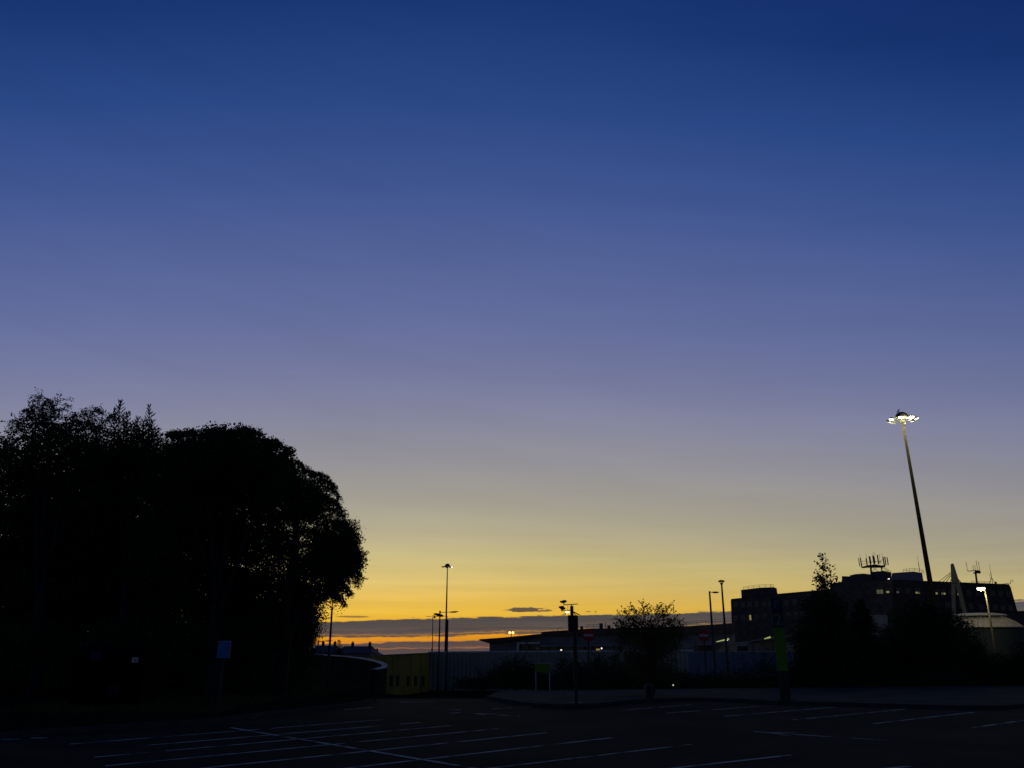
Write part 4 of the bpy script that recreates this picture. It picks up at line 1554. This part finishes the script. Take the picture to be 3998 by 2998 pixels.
def camera_post():
    base = onz(2250, 2747, .115)
    Y, x = base.y, base.x
    z = lambda py: at(2235, py, Y).z
    k = mpp(2235, 2450, Y)
    X = lambda px: at(px, 2400, Y).x
    r = thing('camera_post', 'tall camera post with a big box, two camera heads and drooping flat arms', 'camera post', (x, Y, .115))
    xt = X(2233)
    MB().tube([(x, Y, .1), (x, Y, z(2470))], [6.6 * k, 8.2 * k], 12).build('post', M_DARK, r)
    MB().tube([(xt, Y, z(2466)), (xt, Y, z(2366))], 6.6 * k, 12).build('upper_post', M_DARK, r)
    MB().tube([(xt, Y, z(2366)), (xt, Y, z(2358))], 2.4 * k, 8).build('spigot', M_DARK, r)
    xb = X(2236)
    MB().box((xb, Y, (z(2402) + z(2463)) / 2), (39 * k, .26, z(2402) - z(2463))).build('equipment_box', M_DARK, r, bevel=.012)
    MB().tube([at(2201, 2361, Y), at(2256, 2358, Y)], 1.6 * k, 6).build('top_arm', M_DARK, r)
    MB().tube([at(2190, 2384, Y), at(2197, 2384, Y), at(2228, 2382, Y)], 1.5 * k, 6).build('lower_arm', M_DARK, r)
    for pts, foot in ((((2188, 2349), (2191, 2353), (2197, 2354), (2206, 2353), (2213, 2348), (2212, 2343), (2199, 2342)), (2202, 2360)),
                      (((2183, 2370), (2186, 2366), (2199, 2364.5), (2208, 2375), (2207, 2378), (2194, 2382), (2188, 2377)), (2193, 2384))):
        h = solid(pts, Y - .11, .22, 'camera_head', M_DARK, r, bevel=.015)
        cx = sum(p[0] for p in pts) / len(pts)
        cy = sum(p[1] for p in pts) / len(pts)
        MB().tube([at(cx, cy + 4, Y), at(foot[0], foot[1], Y)], 2.2 * k, 6).build('bracket', M_DARK, r)
        fx = pts[0]
        MB().lathe(at(fx[0] + 2.5, fx[1], Y - .115), [(.03, -.03), (.045, 0), (.03, .03)], 10).build('lens', M_GLASS, h)
    for (x0, y0), (x1, y1), dy in (((2211, 2393), (2190, 2404), 0), ((2211, 2396), (2199, 2405), .15), ((2239, 2388), (2269, 2403), 0), ((2240, 2389), (2260, 2401), .15), ((2240, 2391), (2250, 2402), .3), ((2240, 2392), (2246, 2402), .4)):
        a, b = at(x0, y0, Y + dy), at(x1, y1, Y + dy)
        n = Vector((0, .05, 0))
        u = Vector((0, 0, 1.3 * k))
        MB().prism([a - u - n, b - u * .6 - n, b + u * .6 - n, a + u - n], (0, .1, 0)).build('spike_arm', M_DARK, r)
    for px, s in ((2212.5, 4.6), (2220.8, 2.6)):
        MB().lathe(at(px, 2390, Y), [(.01, -s * k), (s * k * .8, -s * k * .6), (s * k, 0), (s * k * .8, s * k * .6), (.01, s * k)], 12).build('lit_lamp', mat('lit_pale_lamp', (1, 1, .8), .5, 0, emit=(1, .95, .6), es=2.0), r, smooth=True)
    MB().tube([at(2217, 2362, Y), at(2216, 2383, Y)], .006, 4).build('cable', M_DARK, r)
    MB().box((x, Y, .13), (.42, .42, .03)).build('base_plate', M_STEEL, r)


camera_post()


# dark container with stickers standing under the trees on the left
def container():
    Y = 29.0
    a, b = at(286, 2600, Y), at(558, 2600, Y)
    zt = at(400, 2534, Y).z
    z0 = .11
    cx = (a.x + b.x) / 2
    w = b.x - a.x
    r = thing('recycling_container', 'dark box shaped container with blue and white stickers under the left trees', 'container', (cx, Y, z0))
    m = mat('dark_green_steel', (.004, .005, .004), .8, .25, 2.0, spec=.03)
    MB().box((cx, Y + .7, z0 + .08 + (zt - z0 - .2) / 2), (w, 1.4, zt - z0 - .2)).build('body', m, r, bevel=.02)
    MB().prism([Vector((cx - w / 2 - .03, Y - .03, zt - .1)), Vector((cx - w / 2 - .03, Y + .5, zt + .14)), Vector((cx - w / 2 - .03, Y + 1.43, zt + .1)), Vector((cx - w / 2 - .03, Y + 1.43, zt - .1))], (w + .06, 0, 0)).build('lid', m, r)
    for s in (-1, 1):
        MB().box((cx + s * (w / 2 - .15), Y + .7, z0 + .038), (.16, 1.3, .075)).build('foot', M_DARK, r)
    pl = lambda px, py, wpx, hpx, nm, mm: MB().box(at(px, py, Y) + Vector((0, -.008, 0)), (wpx * mpp(px, py, Y), .006, hpx * mpp(px, py, Y))).build(nm, mm, r)
    pl(374, 2560, 44, 31, 'blue_sticker', mat('dull_blue_sticker', (.008, .018, .09), .6))
    pl(528, 2576, 25, 19, 'white_sticker', M_WHITE)
    pl(440, 2690, 44, 36, 'blue_sticker', mat('faded_blue_sticker', (.006, .010, .022), .6))
    st = mat('faded_sticker_print', (.2, .2, .26), .6, 0)
    MB().box(at(530, 2578, Y) + Vector((0, -.013, 0)), (.09, .004, .05)).build('sticker_print', st, r)
    for px, py in ((331, 2550), (500, 2550), (318, 2627), (398, 2625), (490, 2625)):
        MB().lathe(at(px, py, Y) + Vector((0, -.01, -.015)), [(.025, 0), (.025, .03)], 8).build('rivet', M_STEEL, r)


container()


# ================================================================== birds
def perched_bird():
    p = mast_top + Vector((-.42, -.1, .84))
    s = 1.25
    mb = MB()
    path = [(-.20, 0, -.10), (-.10, 0, .02), (0, 0, .12), (.06, 0, .20), (.09, 0, .28), (.12, 0, .34), (.17, 0, .35), (.23, 0, .335)]
    rad = [.012, .045, .085, .075, .045, .05, .03, .004]
    mb.tube([p + Vector(q) * s + Vector((0, 0, .06)) for q in path], [q * s for q in rad], 10)
    for sy in (-.03, .03):
        mb.tube([p + Vector((.02, sy, .14)), p + Vector((.03, sy, .0)), p + Vector((.07, sy, -.02))], [.014, .010, .007], 5)
    o = mb.build('perched_bird', M_FEATHER, None, smooth=True)
    tag(o, 'dark bird perched on the domed cap of the lit floodlight mast', 'bird')


perched_bird()


def flying_bird():
    Y = 80
    c = at(2325, 2388, Y)
    mb = MB()
    k = mpp(2325, 2388, Y)
    mb.tube([c + Vector((-4 * k, 0, 1.5 * k)), c + Vector((-2 * k, 0, .2 * k)), c + Vector((0, 0, -1 * k)), c + Vector((2.5 * k, 0, -1.8 * k)), c + Vector((4.5 * k, 0, -1.6 * k))], [.3 * k, .8 * k, 1.3 * k, 1.0 * k, .15 * k], 8)
    for s, pts in ((1, ((0, 0, -.4), (3.6, .6, 1.1), (6.2, 1.0, .6))), (-1, ((-.5, 0, 0), (-2.5, -1.2, 2.6), (-5.0, -2.0, 3.2)))):
        q = [c + Vector(p) * k for p in pts]
        t = Vector((.0, 1.8 * k, 0))
        mb.prism([q[0], q[1], q[2], q[1] + t, q[0] + t], (0, 0, .35 * k))
    o = mb.build('flying_bird', M_FEATHER, None)
    tag(o, 'small dark bird in flight against the yellow sky beside the camera post', 'bird')


flying_bird()


# ================================================================== trees and shrubs
def base_at(px, py, dz=.1):
    p = onz(px, py)
    return Vector((p.x, p.y, dz))


def g_at(px, Y):
    x = at(px, 2530, Y).x
    return Vector((x, Y, tz(x, Y) - .05))


# --- left: loose birch-like tree whose thin arching twigs stand out on the sky
def birch():
    Y = 43
    tw, ex = [], []
    tops = [(35, 1720, .5), (75, 1650, .2), (120, 1590, -.15), (148, 1548, -.3), (170, 1575, .3), (215, 1600, .5), (240, 1562, .45), (262, 1580, .8), (300, 1610, .9), (330, 1600, .6), (375, 1598, .5),
            (395, 1610, .9), (60, 1640, -.7), (10, 1700, -.6), (105, 1600, -.8), (190, 1560, .1), (285, 1640, .3), (345, 1640, -.3), (410, 1640, .3), (430, 1625, .5), (20, 1760, -.9)]
    k = mpp(200, 1700, Y)
    for px, py, lean in tops:
        tip = at(px, py, Y + random.uniform(-1.2, 1.2))
        L = random.uniform(150, 230) * k
        foot = tip - Vector((lean * L * .55, random.uniform(-.5, .5), L * .9))
        mid = foot.lerp(tip, .6) + Vector((-lean * .25, 0, .22))
        pts = [foot, foot.lerp(mid, .5), mid, mid.lerp(tip, .6) + Vector((0, 0, .10)), tip]
        tw.append((pts, .024))
        for j in range(30):
            t = random.uniform(.15, 1.0)
            i = min(3, int(t * 4))
            p = pts[i].lerp(pts[i + 1], t * 4 - i)
            d = Vector((random.uniform(-.8, .8) + lean * .5, random.uniform(-.6, .6), random.uniform(-.1, .9)))
            q = twig_path(p, d, random.uniform(.3, .75), (lean * .6 + random.uniform(-.3, .3), 0, -1.1), 5)
            tw.append((q, .009))
            for e in q[1:]:
                for _ in range(3):
                    ex.append(e + Vector((random.gauss(0, .05), random.gauss(0, .05), random.gauss(0, .05))))
    C = np.array([tuple(e) for e in ex])
    V = leaves(C, .105, .55, .4)
    B = [(pblob(140, 1690, 105, 75, Y, 1.6), 120, 11, .2, .2), (pblob(310, 1690, 120, 60, Y, 1.6), 120, 11, .2, .2), (pblob(70, 1840, 150, 120, Y, 2.2), 420, 16, .24, .3), (pblob(230, 1800, 160, 120, Y, 2.2), 480, 16, .24, .3), (pblob(370, 1800, 110, 115, Y, 2.0), 300, 16, .24, .3),
         (pblob(110, 2060, 240, 220, Y, 2.6), 1500, 22, .28, .2), (pblob(330, 2040, 160, 220, Y, 2.5), 1000, 22, .28, .2), (pblob(90, 2380, 230, 260, Y, 2.8), 1500, 22, .3, 0), (pblob(280, 2270, 240, 150, Y, 2.0), 1300, 22, .3, 0), (pblob(60, 2270, 200, 130, Y, 2.0), 800, 22, .3, 0), (pblob(560, 2270, 200, 150, Y + 1, 1.8), 1000, 22, .3, 0)]
    tree('birch_tree', 'loose birch like tree with thin arching twigs at the far left edge', 'tree', base_at(120, 2740), at(200, 1720, Y), .20, B, M_LEAF, .17, .6, .2, 'trees on the left', extra=V, twigs=tw, gaps=Y)


birch()


def larch():
    Y = 44.5
    tw, ex, sp = [], [], []
    k = mpp(520, 1700, Y)
    for px, py, foot in ((470, 1572, 1900), (583, 1592, 1900), (535, 1640, 1850), (445, 1605, 1850), (608, 1680, 1850), (500, 1615, 1800), (628, 1700, 1780), (485, 1640, 1800), (560, 1650, 1850), (515, 1660, 1800), (595, 1650, 1850)):
        tip = at(px, py, Y + random.uniform(-.6, .6))
        ft = at(px - 15, foot, Y)
        ft.y = tip.y
        tw.append(([ft, ft.lerp(tip, .5), tip], .05))
        H = (tip - ft).length
        n = int(H / .20)
        for i in range(n):
            t = i / n
            c = tip.lerp(ft, t)
            Lb = .18 + t * 1.6 + random.uniform(-.05, .08)
            for _ in range(6):
                a = random.uniform(0, 2 * math.pi)
                q = twig_path(c, (math.cos(a), math.sin(a), .75), Lb, (0, 0, .45 if t < .3 else -.4), 4)
                tw.append((q, .009))
                for e0, e1 in zip(q, q[1:]):
                    for _ in range(5):
                        ex.append(e0.lerp(e1, random.random()))
                        dd = (e1 - e0).normalized()
                        sp.append(tuple(dd))
    C = np.array([tuple(e) for e in ex])
    V = leaves(C, .15, .2, 0, np.array(sp))
    B = [(pblob(510, 1710, 110, 60, Y, 1.4), 110, 11, .2, .2), (pblob(470, 1830, 140, 100, Y, 1.8), 420, 18, .24, .2), (pblob(560, 1830, 100, 110, Y, 1.8), 380, 18, .22, .2), (pblob(480, 2060, 200, 230, Y, 2.4), 1500, 22, .28, .2),
         (pblob(420, 2400, 260, 260, Y, 2.8), 1500, 22, .3, 0)]
    tree('larch_tree', 'spiky topped larch like tree rising between the birch and the dense tree', 'tree', base_at(480, 2735), at(520, 1700, Y), .22, B, M_NEEDLE, .17, .55, .1, 'trees on the left', extra=V, twigs=tw, gaps=Y)


larch()


def dense():
    Y = 40.5
    B = [(pblob(800, 1850, 170, 172, Y, 2.6), 1500, 24, .22, .1), (pblob(930, 1830, 150, 150, Y, 2.6), 1300, 24, .22, .1), (pblob(1020, 1880, 110, 130, Y, 2.4), 700, 22, .22, .1),
         (pblob(1090, 1850, 75, 75, Y, 1.6), 330, 22, .2, .1), (pblob(720, 1930, 130, 190, Y, 2.6), 1000, 24, .24, .1), (pblob(770, 2130, 230, 240, Y, 2.8), 1500, 24, .28, .1), (pblob(960, 2080, 190, 200, Y, 1.5), 600, 22, .26, .1),
         (pblob(800, 2380, 260, 240, Y, 2.8), 1700, 24, .3, 0), (pblob(1000, 2400, 200, 220, Y, 2.2), 800, 24, .3, 0)]
    # leafy bumps along the outline
    for px, py in ((660, 1745), (695, 1692), (745, 1680), (800, 1688), (850, 1683), (905, 1682), (950, 1668), (1000, 1690), (1045, 1712), (1085, 1725), (1110, 1760), (1120, 1800), (1105, 1830)):
        B.append((pblob(px + random.uniform(-12, 12), py + random.uniform(4, 22), random.uniform(20, 38), random.uniform(14, 26), Y + random.uniform(-.8, .8), .5), 34, 20, .10, .05))
    tree('broadleaf_tree', 'dense round topped broadleaf tree in the middle of the left group', 'tree', base_at(830, 2745), at(850, 1950, Y), .30, B, M_LEAF, .125, .7, .05, 'trees on the left', gaps=Y)


dense()


def ash():
    Y = 38.5
    B = [(pblob(1150, 1930, 120, 110, Y, 1.9), 650, 22, .20, .6), (pblob(1220, 1990, 98, 122, Y, 1.9), 600, 22, .20, .8), (pblob(1285, 2130, 80, 105, Y, 1.6), 480, 22, .18, .8),
         (pblob(1120, 2180, 190, 190, Y, 1.7), 850, 22, .24, .6), (pblob(1255, 2230, 110, 120, Y, 1.7), 700, 20, .2, .8), (pblob(1325, 2180, 66, 78, Y, 1.4), 330, 22, .17, .6),
         (pblob(1345, 2110, 55, 95, Y, 1.2), 300, 22, .15, .3), (pblob(1372, 2175, 42, 60, Y, 1.0), 190, 22, .14, .3), (pblob(1080, 2060, 120, 120, Y + .6, 1.5), 420, 22, .22, .3), (pblob(1130, 2380, 130, 120, Y, 1.7), 650, 22, .24, .4), (pblob(1050, 2500, 170, 150, Y, 2), 900, 22, .28, 0), (pblob(1180, 2460, 52, 110, Y, 1.2), 420, 22, .16, .1),
         (pblob(1110, 2620, 130, 120, Y, 1.5), 700, 22, .24, 0)]
    tw, ex, sp = [], [], []
    k = mpp(1300, 2100, Y)
    # drooping outer sprays: start, direction x, length in px
    sprays = [(1180, 1800, 1, 90), (1215, 1830, 1, 70), (1245, 1840, 1, 90), (1270, 1850, 1, 110), (1285, 1870, 1, 95), (1300, 1900, 1, 95), (1300, 1940, 1, 105), (1310, 1960, 1, 110), (1320, 1985, 1, 95),
              (1335, 2030, 1, 90), (1350, 2040, 1, 110), (1365, 2060, 1, 110), (1370, 2100, 1, 105), (1365, 2140, 1, 120), (1375, 2170, 1, 100), (1380, 2200, 1, 90), (1370, 2215, .8, 95), (1350, 2230, .6, 110),
              (1320, 2250, .5, 120), (1300, 2270, .6, 120), (1330, 2270, .6, 105), (1280, 2280, .4, 120), (1260, 2290, .2, 110), (1240, 2300, -.2, 110), (1290, 2300, .9, 90), (1340, 2305, 1.4, 62), (1310, 2310, .9, 90),
              (1215, 2330, 0, 100), (1190, 2350, .2, 100), (1240, 2340, -.1, 70)]
    for px, py, dx, L in sprays:
        p = at(px - 42 * dx, py, Y + random.uniform(-.9, .9))
        for rep in range(2):
            main = twig_path(p, (dx * .9 + random.uniform(-.2, .2), random.uniform(-.4, .4), .25), L * k * random.uniform(.7, 1.15), (dx * .1, 0, -1.5), 7)
            tw.append((main, .014))
            for i in range(1, 8):
                for s in range(3):
                    d = Vector((random.uniform(-.7, .9), random.uniform(-.6, .6), random.uniform(-.9, .25)))
                    q = twig_path(main[i], d, random.uniform(.15, .34), (0, 0, -.7), 3)
                    tw.append((q, .006))
                    for e0, e1 in zip(q, q[1:]):
                        for _ in range(5):
                            ex.append(e0.lerp(e1, random.random()) + Vector((random.gauss(0, .035), random.gauss(0, .04), random.gauss(0, .035))))
                            sp.append((d.x * .5, d.y * .5, -.5))
    C = np.array([tuple(e) for e in ex])
    V = leaves(C, .10, .38, .1, np.array(sp))
    tree('weeping_tree', 'drooping tree with hanging leafy sprays at the right edge of the left group', 'tree', base_at(1090, 2735), at(1180, 1950, Y), .24, B, M_LEAF, .105, .5, .35, 'trees on the left', extra=V, twigs=tw, gaps=Y)


ash()


def shrub(label, blobs, m=M_LEAF, size=.09, width=.5, name='shrub', group='shrubs along the verge', stems=5, twigs=0, tw_len=.6, zmin=-.1):
    """many-stemmed shrub"""
    b0 = blobs[0][0]
    base = Vector((b0[0], b0[1], tz(b0[0], b0[1]) - .05))
    if base.y < 45:
        base.z = .05 if base.x < -3 else -.03
    r = thing(name, label, 'shrub', tuple(base), group)
    mb = MB()
    ex = []
    for i in range(stems):
        bb = random.choice(blobs)[0]
        tgt = Vector((bb[0] + random.uniform(-.6, .6) * bb[3], bb[1] + random.uniform(-.4, .4) * bb[4], bb[2] + random.uniform(0, .5) * bb[5]))
        s = base + Vector((random.uniform(-.04, .04), random.uniform(-.04, .04), 0))
        mb.tube([s, s.lerp(tgt, .5) + Vector((0, 0, .15)), tgt], [.05, .022, .008], 5)
    for i in range(twigs):
        bb = random.choice(blobs)[0]
        d = Vector((random.uniform(-1, 1), random.uniform(-.4, .4), random.uniform(.2, 1.0))).normalized()
        s = Vector((bb[0] + d.x * bb[3] * .8, bb[1] + d.y * bb[4] * .8, bb[2] + d.z * bb[5] * .8))
        q = twig_path(s, d, tw_len * random.uniform(.6, 1.2), (random.uniform(-.3, .3), 0, -.3), 4)
        mb.tube(q, [.008, .006, .005, .004, .003], 4)
        for e in q[1:]:
            for _ in range(4):
                ex.append(tuple(e + Vector((random.gauss(0, .04), random.gauss(0, .04), random.gauss(0, .04)))))
    tag(mb.build('stems', M_BARK, r), kind='stuff')
    V = [leaves(clumps(b, nc, nl, cr, droop=dr, zmin=zmin), size, width, 0) for b, nc, nl, cr, dr in blobs]
    if ex:
        V.append(leaves(np.array(ex), size, width, 0))
    V = np.concatenate(V)
    fast_quads('foliage', V, len(V) // 4, m, r)
    return r


# understorey below the left trees
for lab, px, py, rx, ry, Y in (('dark bushy undergrowth at the foot of the birch, at the far left', 40, 2620, 260, 190, 36), ('dark bushy undergrowth behind the stickered container', 430, 2620, 230, 190, 36.5),
                               ('dark bushy undergrowth below the dense round tree', 760, 2620, 220, 190, 36.5), ('dark bushy undergrowth nearest to the grassy bank, under the drooping tree', 1040, 2650, 150, 130, 37)):
    shrub(lab, [(pblob(px, py, rx, ry, Y, 1.6), 1300, 22, .24, 0)], M_LEAF, .13, .55, 'undergrowth_shrub', 'undergrowth below the left trees')

# shrubs between the pavement and the shed
shrub('low dark shrub at the left end of the bed before the shed', [(pblob(1850, 2690, 90, 48, 47, 1.2), 260, 20, .14, 0), (pblob(1940, 2670, 80, 60, 47, 1.2), 260, 20, .14, 0)], M_LEAF, twigs=16)
shrub('taller rounded shrub left of the green notice board', [(pblob(2010, 2640, 75, 66, 47.5, 1.1), 330, 20, .15, 0), (pblob(2070, 2660, 60, 55, 47.5, 1.0), 220, 20, .14, 0)], M_LEAF, twigs=26)
shrub('dark shrub behind the legs of the green notice board', [(pblob(2130, 2680, 70, 45, 46, 1.0), 240, 20, .14, 0)], M_LEAF, twigs=10)
shrub('shrub between the camera post and the first no entry sign', [(pblob(2235, 2650, 75, 72, 47.5, 1.1), 360, 20, .15, 0)], M_LEAF, twigs=22)
shrub('olive shrub directly behind the first no entry sign post', [(pblob(2360, 2640, 90, 78, 49, 1.2), 420, 20, .15, 0)], M_LEAF2, twigs=26)
shrub('broad shrub at the foot of the young round tree', [(pblob(2480, 2650, 110, 65, 46, 1.2), 420, 20, .15, 0), (pblob(2590, 2660, 90, 50, 46, 1.2), 300, 20, .15, 0)], M_LEAF, twigs=26)
shrub('low shrub in front of the pale hoarding beside the second no entry sign', [(pblob(2720, 2672, 110, 42, 47, 1.1), 360, 20, .14, 0), (pblob(2850, 2668, 90, 45, 47, 1.1), 300, 20, .14, 0)], M_LEAF2, twigs=26)
shrub('spiky upright shrub just left of the parking totem', [(pblob(2960, 2650, 70, 60, 46, .9), 230, 18, .13, 0)], M_LEAF, .12, .2, twigs=70, tw_len=1.3)


# young airy tree in front of the wing
def young_tree():
    Y = 38.0
    tw, ex = [], []
    k = mpp(2530, 2450, Y)
    base = base_at(2550, 2722)
    Y = base.y
    root_top = at(2531, 2470, Y)
    for px, py in ((2412, 2395), (2430, 2375), (2445, 2360), (2458, 2352), (2475, 2365), (2490, 2385), (2508, 2353), (2528, 2357), (2545, 2372), (2565, 2362), (2580, 2358), (2600, 2358), (2618, 2360), (2632, 2375), (2650, 2395),
                   (2660, 2420), (2400, 2415), (2440, 2395), (2515, 2375), (2590, 2375), (2610, 2395), (2665, 2440), (2396, 2440), (2405, 2455), (2420, 2425), (2655, 2455), (2640, 2415), (2385, 2470), (2672, 2470)):
        tip = at(px, py, Y + random.uniform(-.7, .7))
        a = root_top + Vector((random.uniform(-.15, .15), 0, random.uniform(-.7, .2)))
        mid = a.lerp(tip, .55) + Vector((0, 0, -.08))
        pts = [a, a.lerp(mid, .6), mid, tip]
        tw.append((pts, .016))
        for _ in range(14):
            t = random.uniform(.45, 1.0)
            p = mid.lerp(tip, (t - .45) / .55)
            q = twig_path(p, (random.uniform(-1, 1), random.uniform(-1, 1), random.uniform(-.2, 1.0)), random.uniform(.1, .28), (0, 0, .1), 3)
            tw.append((q, .004))
            for e in q[1:]:
                for _ in range(2):
                    ex.append(tuple(e + Vector((random.gauss(0, .02), random.gauss(0, .02), random.gauss(0, .02)))))
    V = leaves(np.array(ex), .075, .6, 0)
    B = [(pblob(2530, 2440, 120, 62, Y, 1.1), 120, 8, .10, .1), (pblob(2470, 2465, 85, 55, Y, 1.0), 120, 10, .12, .1), (pblob(2600, 2465, 75, 60, Y, 1.0), 120, 10, .12, .1),
         (pblob(2530, 2500, 140, 70, Y, 1.2), 420, 14, .14, .1), (pblob(2530, 2600, 110, 70, Y, 1.0), 330, 16, .14, 0)]
    tree('young_tree', 'young round tree with airy top standing at the pavement before the low wing', 'tree', base, at(2531, 2440, Y), .055, B, mat('bronze_leaf', (0.11, 0.095, 0.03), .7, .4, .9, spec=.1), .08, .6, 0, extra=V, twigs=tw)
    b = onz(2545, 2726, .115)
    r = thing('litter_bin', 'small dark bin at the foot of the young round tree', 'bin', tuple(b + Vector((-.12, -.1, 0))))
    c = b + Vector((-.12, -.1, 0))
    MB().lathe(c, [(.13, 0), (.15, .03), (.16, .38), (.17, .40), (.17, .43)], 16).build('body', M_DARK, r)
    MB().lathe(c + Vector((0, 0, .435)), [(.175, 0), (.17, .05), (.08, .10), (.02, .11)], 16).build('lid', M_DARK, r)


young_tree()


# right-hand group
def right_trees():
    Y = 46.0
    tw, ex = [], []
    base = g_at(3222, Y)
    trunk_top = at(3212, 2175, Y)
    k = mpp(3215, 2250, Y)
    for px, py, L in ((3208, 2160, 20), (3198, 2170, 25), (3220, 2185, 25), (3190, 2195, 35), (3232, 2200, 30), (3185, 2225, 45), (3245, 2205, 35), (3250, 2230, 40), (3176, 2245, 45), (3265, 2235, 45), (3262, 2255, 40), (3180, 2280, 50),
                      (3270, 2270, 50), (3215, 2215, 20), (3225, 2240, 20), (3205, 2250, 25), (3235, 2270, 30), (3200, 2290, 30), (3250, 2290, 40), (3178, 2305, 40)):
        tip = at(px, py, Y + random.uniform(-.5, .5))
        a = at(3214, py + L, Y)
        tw.append(([a, a.lerp(tip, .6) + Vector((0, 0, -.05)), tip], .014))
        for _ in range(16):
            t = random.uniform(.3, 1.05)
            p = a.lerp(tip, t)
            ex.append(tuple(p + Vector((random.gauss(0, .10), random.gauss(0, .12), random.gauss(0, .09)))))
    V = leaves(np.array(ex), .15, .62, .4)
    B = [(pblob(3215, 2290, 36, 48, Y, .6), 60, 9, .12, 0), (pblob(3220, 2400, 85, 85, Y, 1.0), 420, 16, .18, .1), (pblob(3215, 2520, 115, 110, Y, 1.3), 700, 18, .2, .1), (pblob(3220, 2620, 130, 80, Y, 1.4), 600, 18, .22, 0)]
    tree('poplar_sapling', 'slim sapling with a pointed leafy top rising above the brick block roofline', 'tree', base, trunk_top, .07, B, M_LEAF, .13, .6, .2, 'trees on the right', extra=V, twigs=tw)

    # dark conifer-like tree in the middle
    Y = 48
    tw, ex, sp = [], [], []
    base = g_at(3370, Y)
    top = at(3355, 2345, Y)
    H = top.z - base.z
    for i in range(46):
        t = (i / 46) ** .8
        c = Vector((base.x + (top.x - base.x) * (1 - t), Y, top.z - t * H * .93))
        for _ in range(5):
            a = random.uniform(0, 2 * math.pi)
            L = .25 + t * 2.1 * random.uniform(.7, 1.15)
            q = twig_path(c, (math.cos(a), math.sin(a), .1), L, (0, 0, -.45), 5)
            tw.append((q, .014))
            for e0, e1 in zip(q, q[1:]):
                for _ in range(10):
                    ex.append(tuple(e0.lerp(e1, random.random()) + Vector((random.gauss(0, .05), random.gauss(0, .05), random.gauss(0, .05)))))
                    d = e1 - e0
                    sp.append(tuple(d.normalized()))
    V = leaves(np.array(ex), .22, .2, .1, np.array(sp))
    B = [(pblob(3365, 2570, 80, 110, Y, 1.0), 420, 18, .2, 0), (pblob(3365, 2430, 40, 60, Y, .7), 120, 16, .16, 0)]
    tree('conifer_tree', 'dark drooping conifer between the slim sapling and the big right hand shrub tree', 'tree', base, top, .10, B, M_NEEDLE, .15, .25, .1, 'trees on the right', extra=V, twigs=tw)

    Y = 50
    base = g_at(3580, Y)
    B = [(pblob(3580, 2440, 90, 75, Y, 1.3), 480, 18, .2, .1), (pblob(3540, 2530, 120, 90, Y, 1.5), 650, 20, .22, .1), (pblob(3640, 2540, 110, 100, Y, 1.5), 600, 20, .22, .1), (pblob(3585, 2640, 150, 70, Y, 1.6), 700, 20, .24, 0),
         (pblob(3600, 2375, 60, 40, Y, .9), 120, 12, .16, .1), (pblob(3700, 2430, 50, 50, Y, .9), 130, 12, .16, .1)]
    tree('bushy_tree', 'big bushy dark tree at the foot of the lit floodlight mast', 'tree', base, at(3585, 2400, Y), .12, B, M_LEAF, .13, .55, .1, 'trees on the right')
    Y = 52
    base = g_at(3770, Y)
    B = [(pblob(3760, 2500, 70, 80, Y, 1.0), 260, 14, .18, .1), (pblob(3790, 2600, 110, 90, Y, 1.3), 520, 18, .22, 0), (pblob(3745, 2440, 45, 45, Y, .8), 90, 10, .14, .1)]
    tree('thin_leaved_tree', 'sparse leaved small tree whose top crosses the cream pavilion roof', 'tree', base, at(3760, 2440, Y), .07, B, M_LEAF2, .12, .5, .1, 'trees on the right')
    shrub('dark rounded shrub at the far right edge of the bed', [(pblob(3930, 2630, 100, 70, 50, 1.3), 480, 20, .2, 0), (pblob(4050, 2600, 100, 90, 50, 1.3), 420, 20, .2, 0)], M_LEAF, .11, twigs=20)
    shrub('low shrub spreading under the conifer and the sapling', [(pblob(3110, 2660, 100, 45, 45.6, 1.0), 360, 20, .16, 0), (pblob(3300, 2670, 130, 40, 45.8, 1.0), 420, 20, .16, 0)], M_LEAF, .1, twigs=30)
    shrub('low shrub spreading under the big bushy tree', [(pblob(3480, 2670, 110, 40, 46.2, 1.0), 360, 20, .16, 0), (pblob(3690, 2670, 130, 42, 46.6, 1.0), 420, 20, .16, 0)], M_LEAF, .1, twigs=20)


right_trees()


# small pine between the far houses and dark roadside bush by the near sunset
def far_pine():
    Y = 140
    base = g_at(1326, Y)
    top = at(1325, 2500, Y)
    tw, ex, sp = [], [], []
    H = top.z - base.z
    for i in range(22):
        t = i / 22
        c = Vector((top.x, Y, top.z - t * H * .8))
        for _ in range(5):
            a = random.uniform(0, 2 * math.pi)
            q = twig_path(c, (math.cos(a), math.sin(a), -.1), .15 + t * 2.0, (0, 0, .25), 3)
            tw.append((q, .03))
            for e0, e1 in zip(q, q[1:]):
                for _ in range(4):
                    ex.append(tuple(e0.lerp(e1, random.random())))
                    sp.append(tuple((e1 - e0).normalized()))
    V = leaves(np.array(ex), .4, .25, 0, np.array(sp))
    B = [(pblob(1325, 2545, 10, 14, Y, .6), 30, 8, .3, 0)]
    tree('pine_tree', 'small spiky pine standing between the far houses', 'tree', base, top, .12, B, M_NEEDLE, .3, .3, 0, extra=V, twigs=tw)


far_pine()
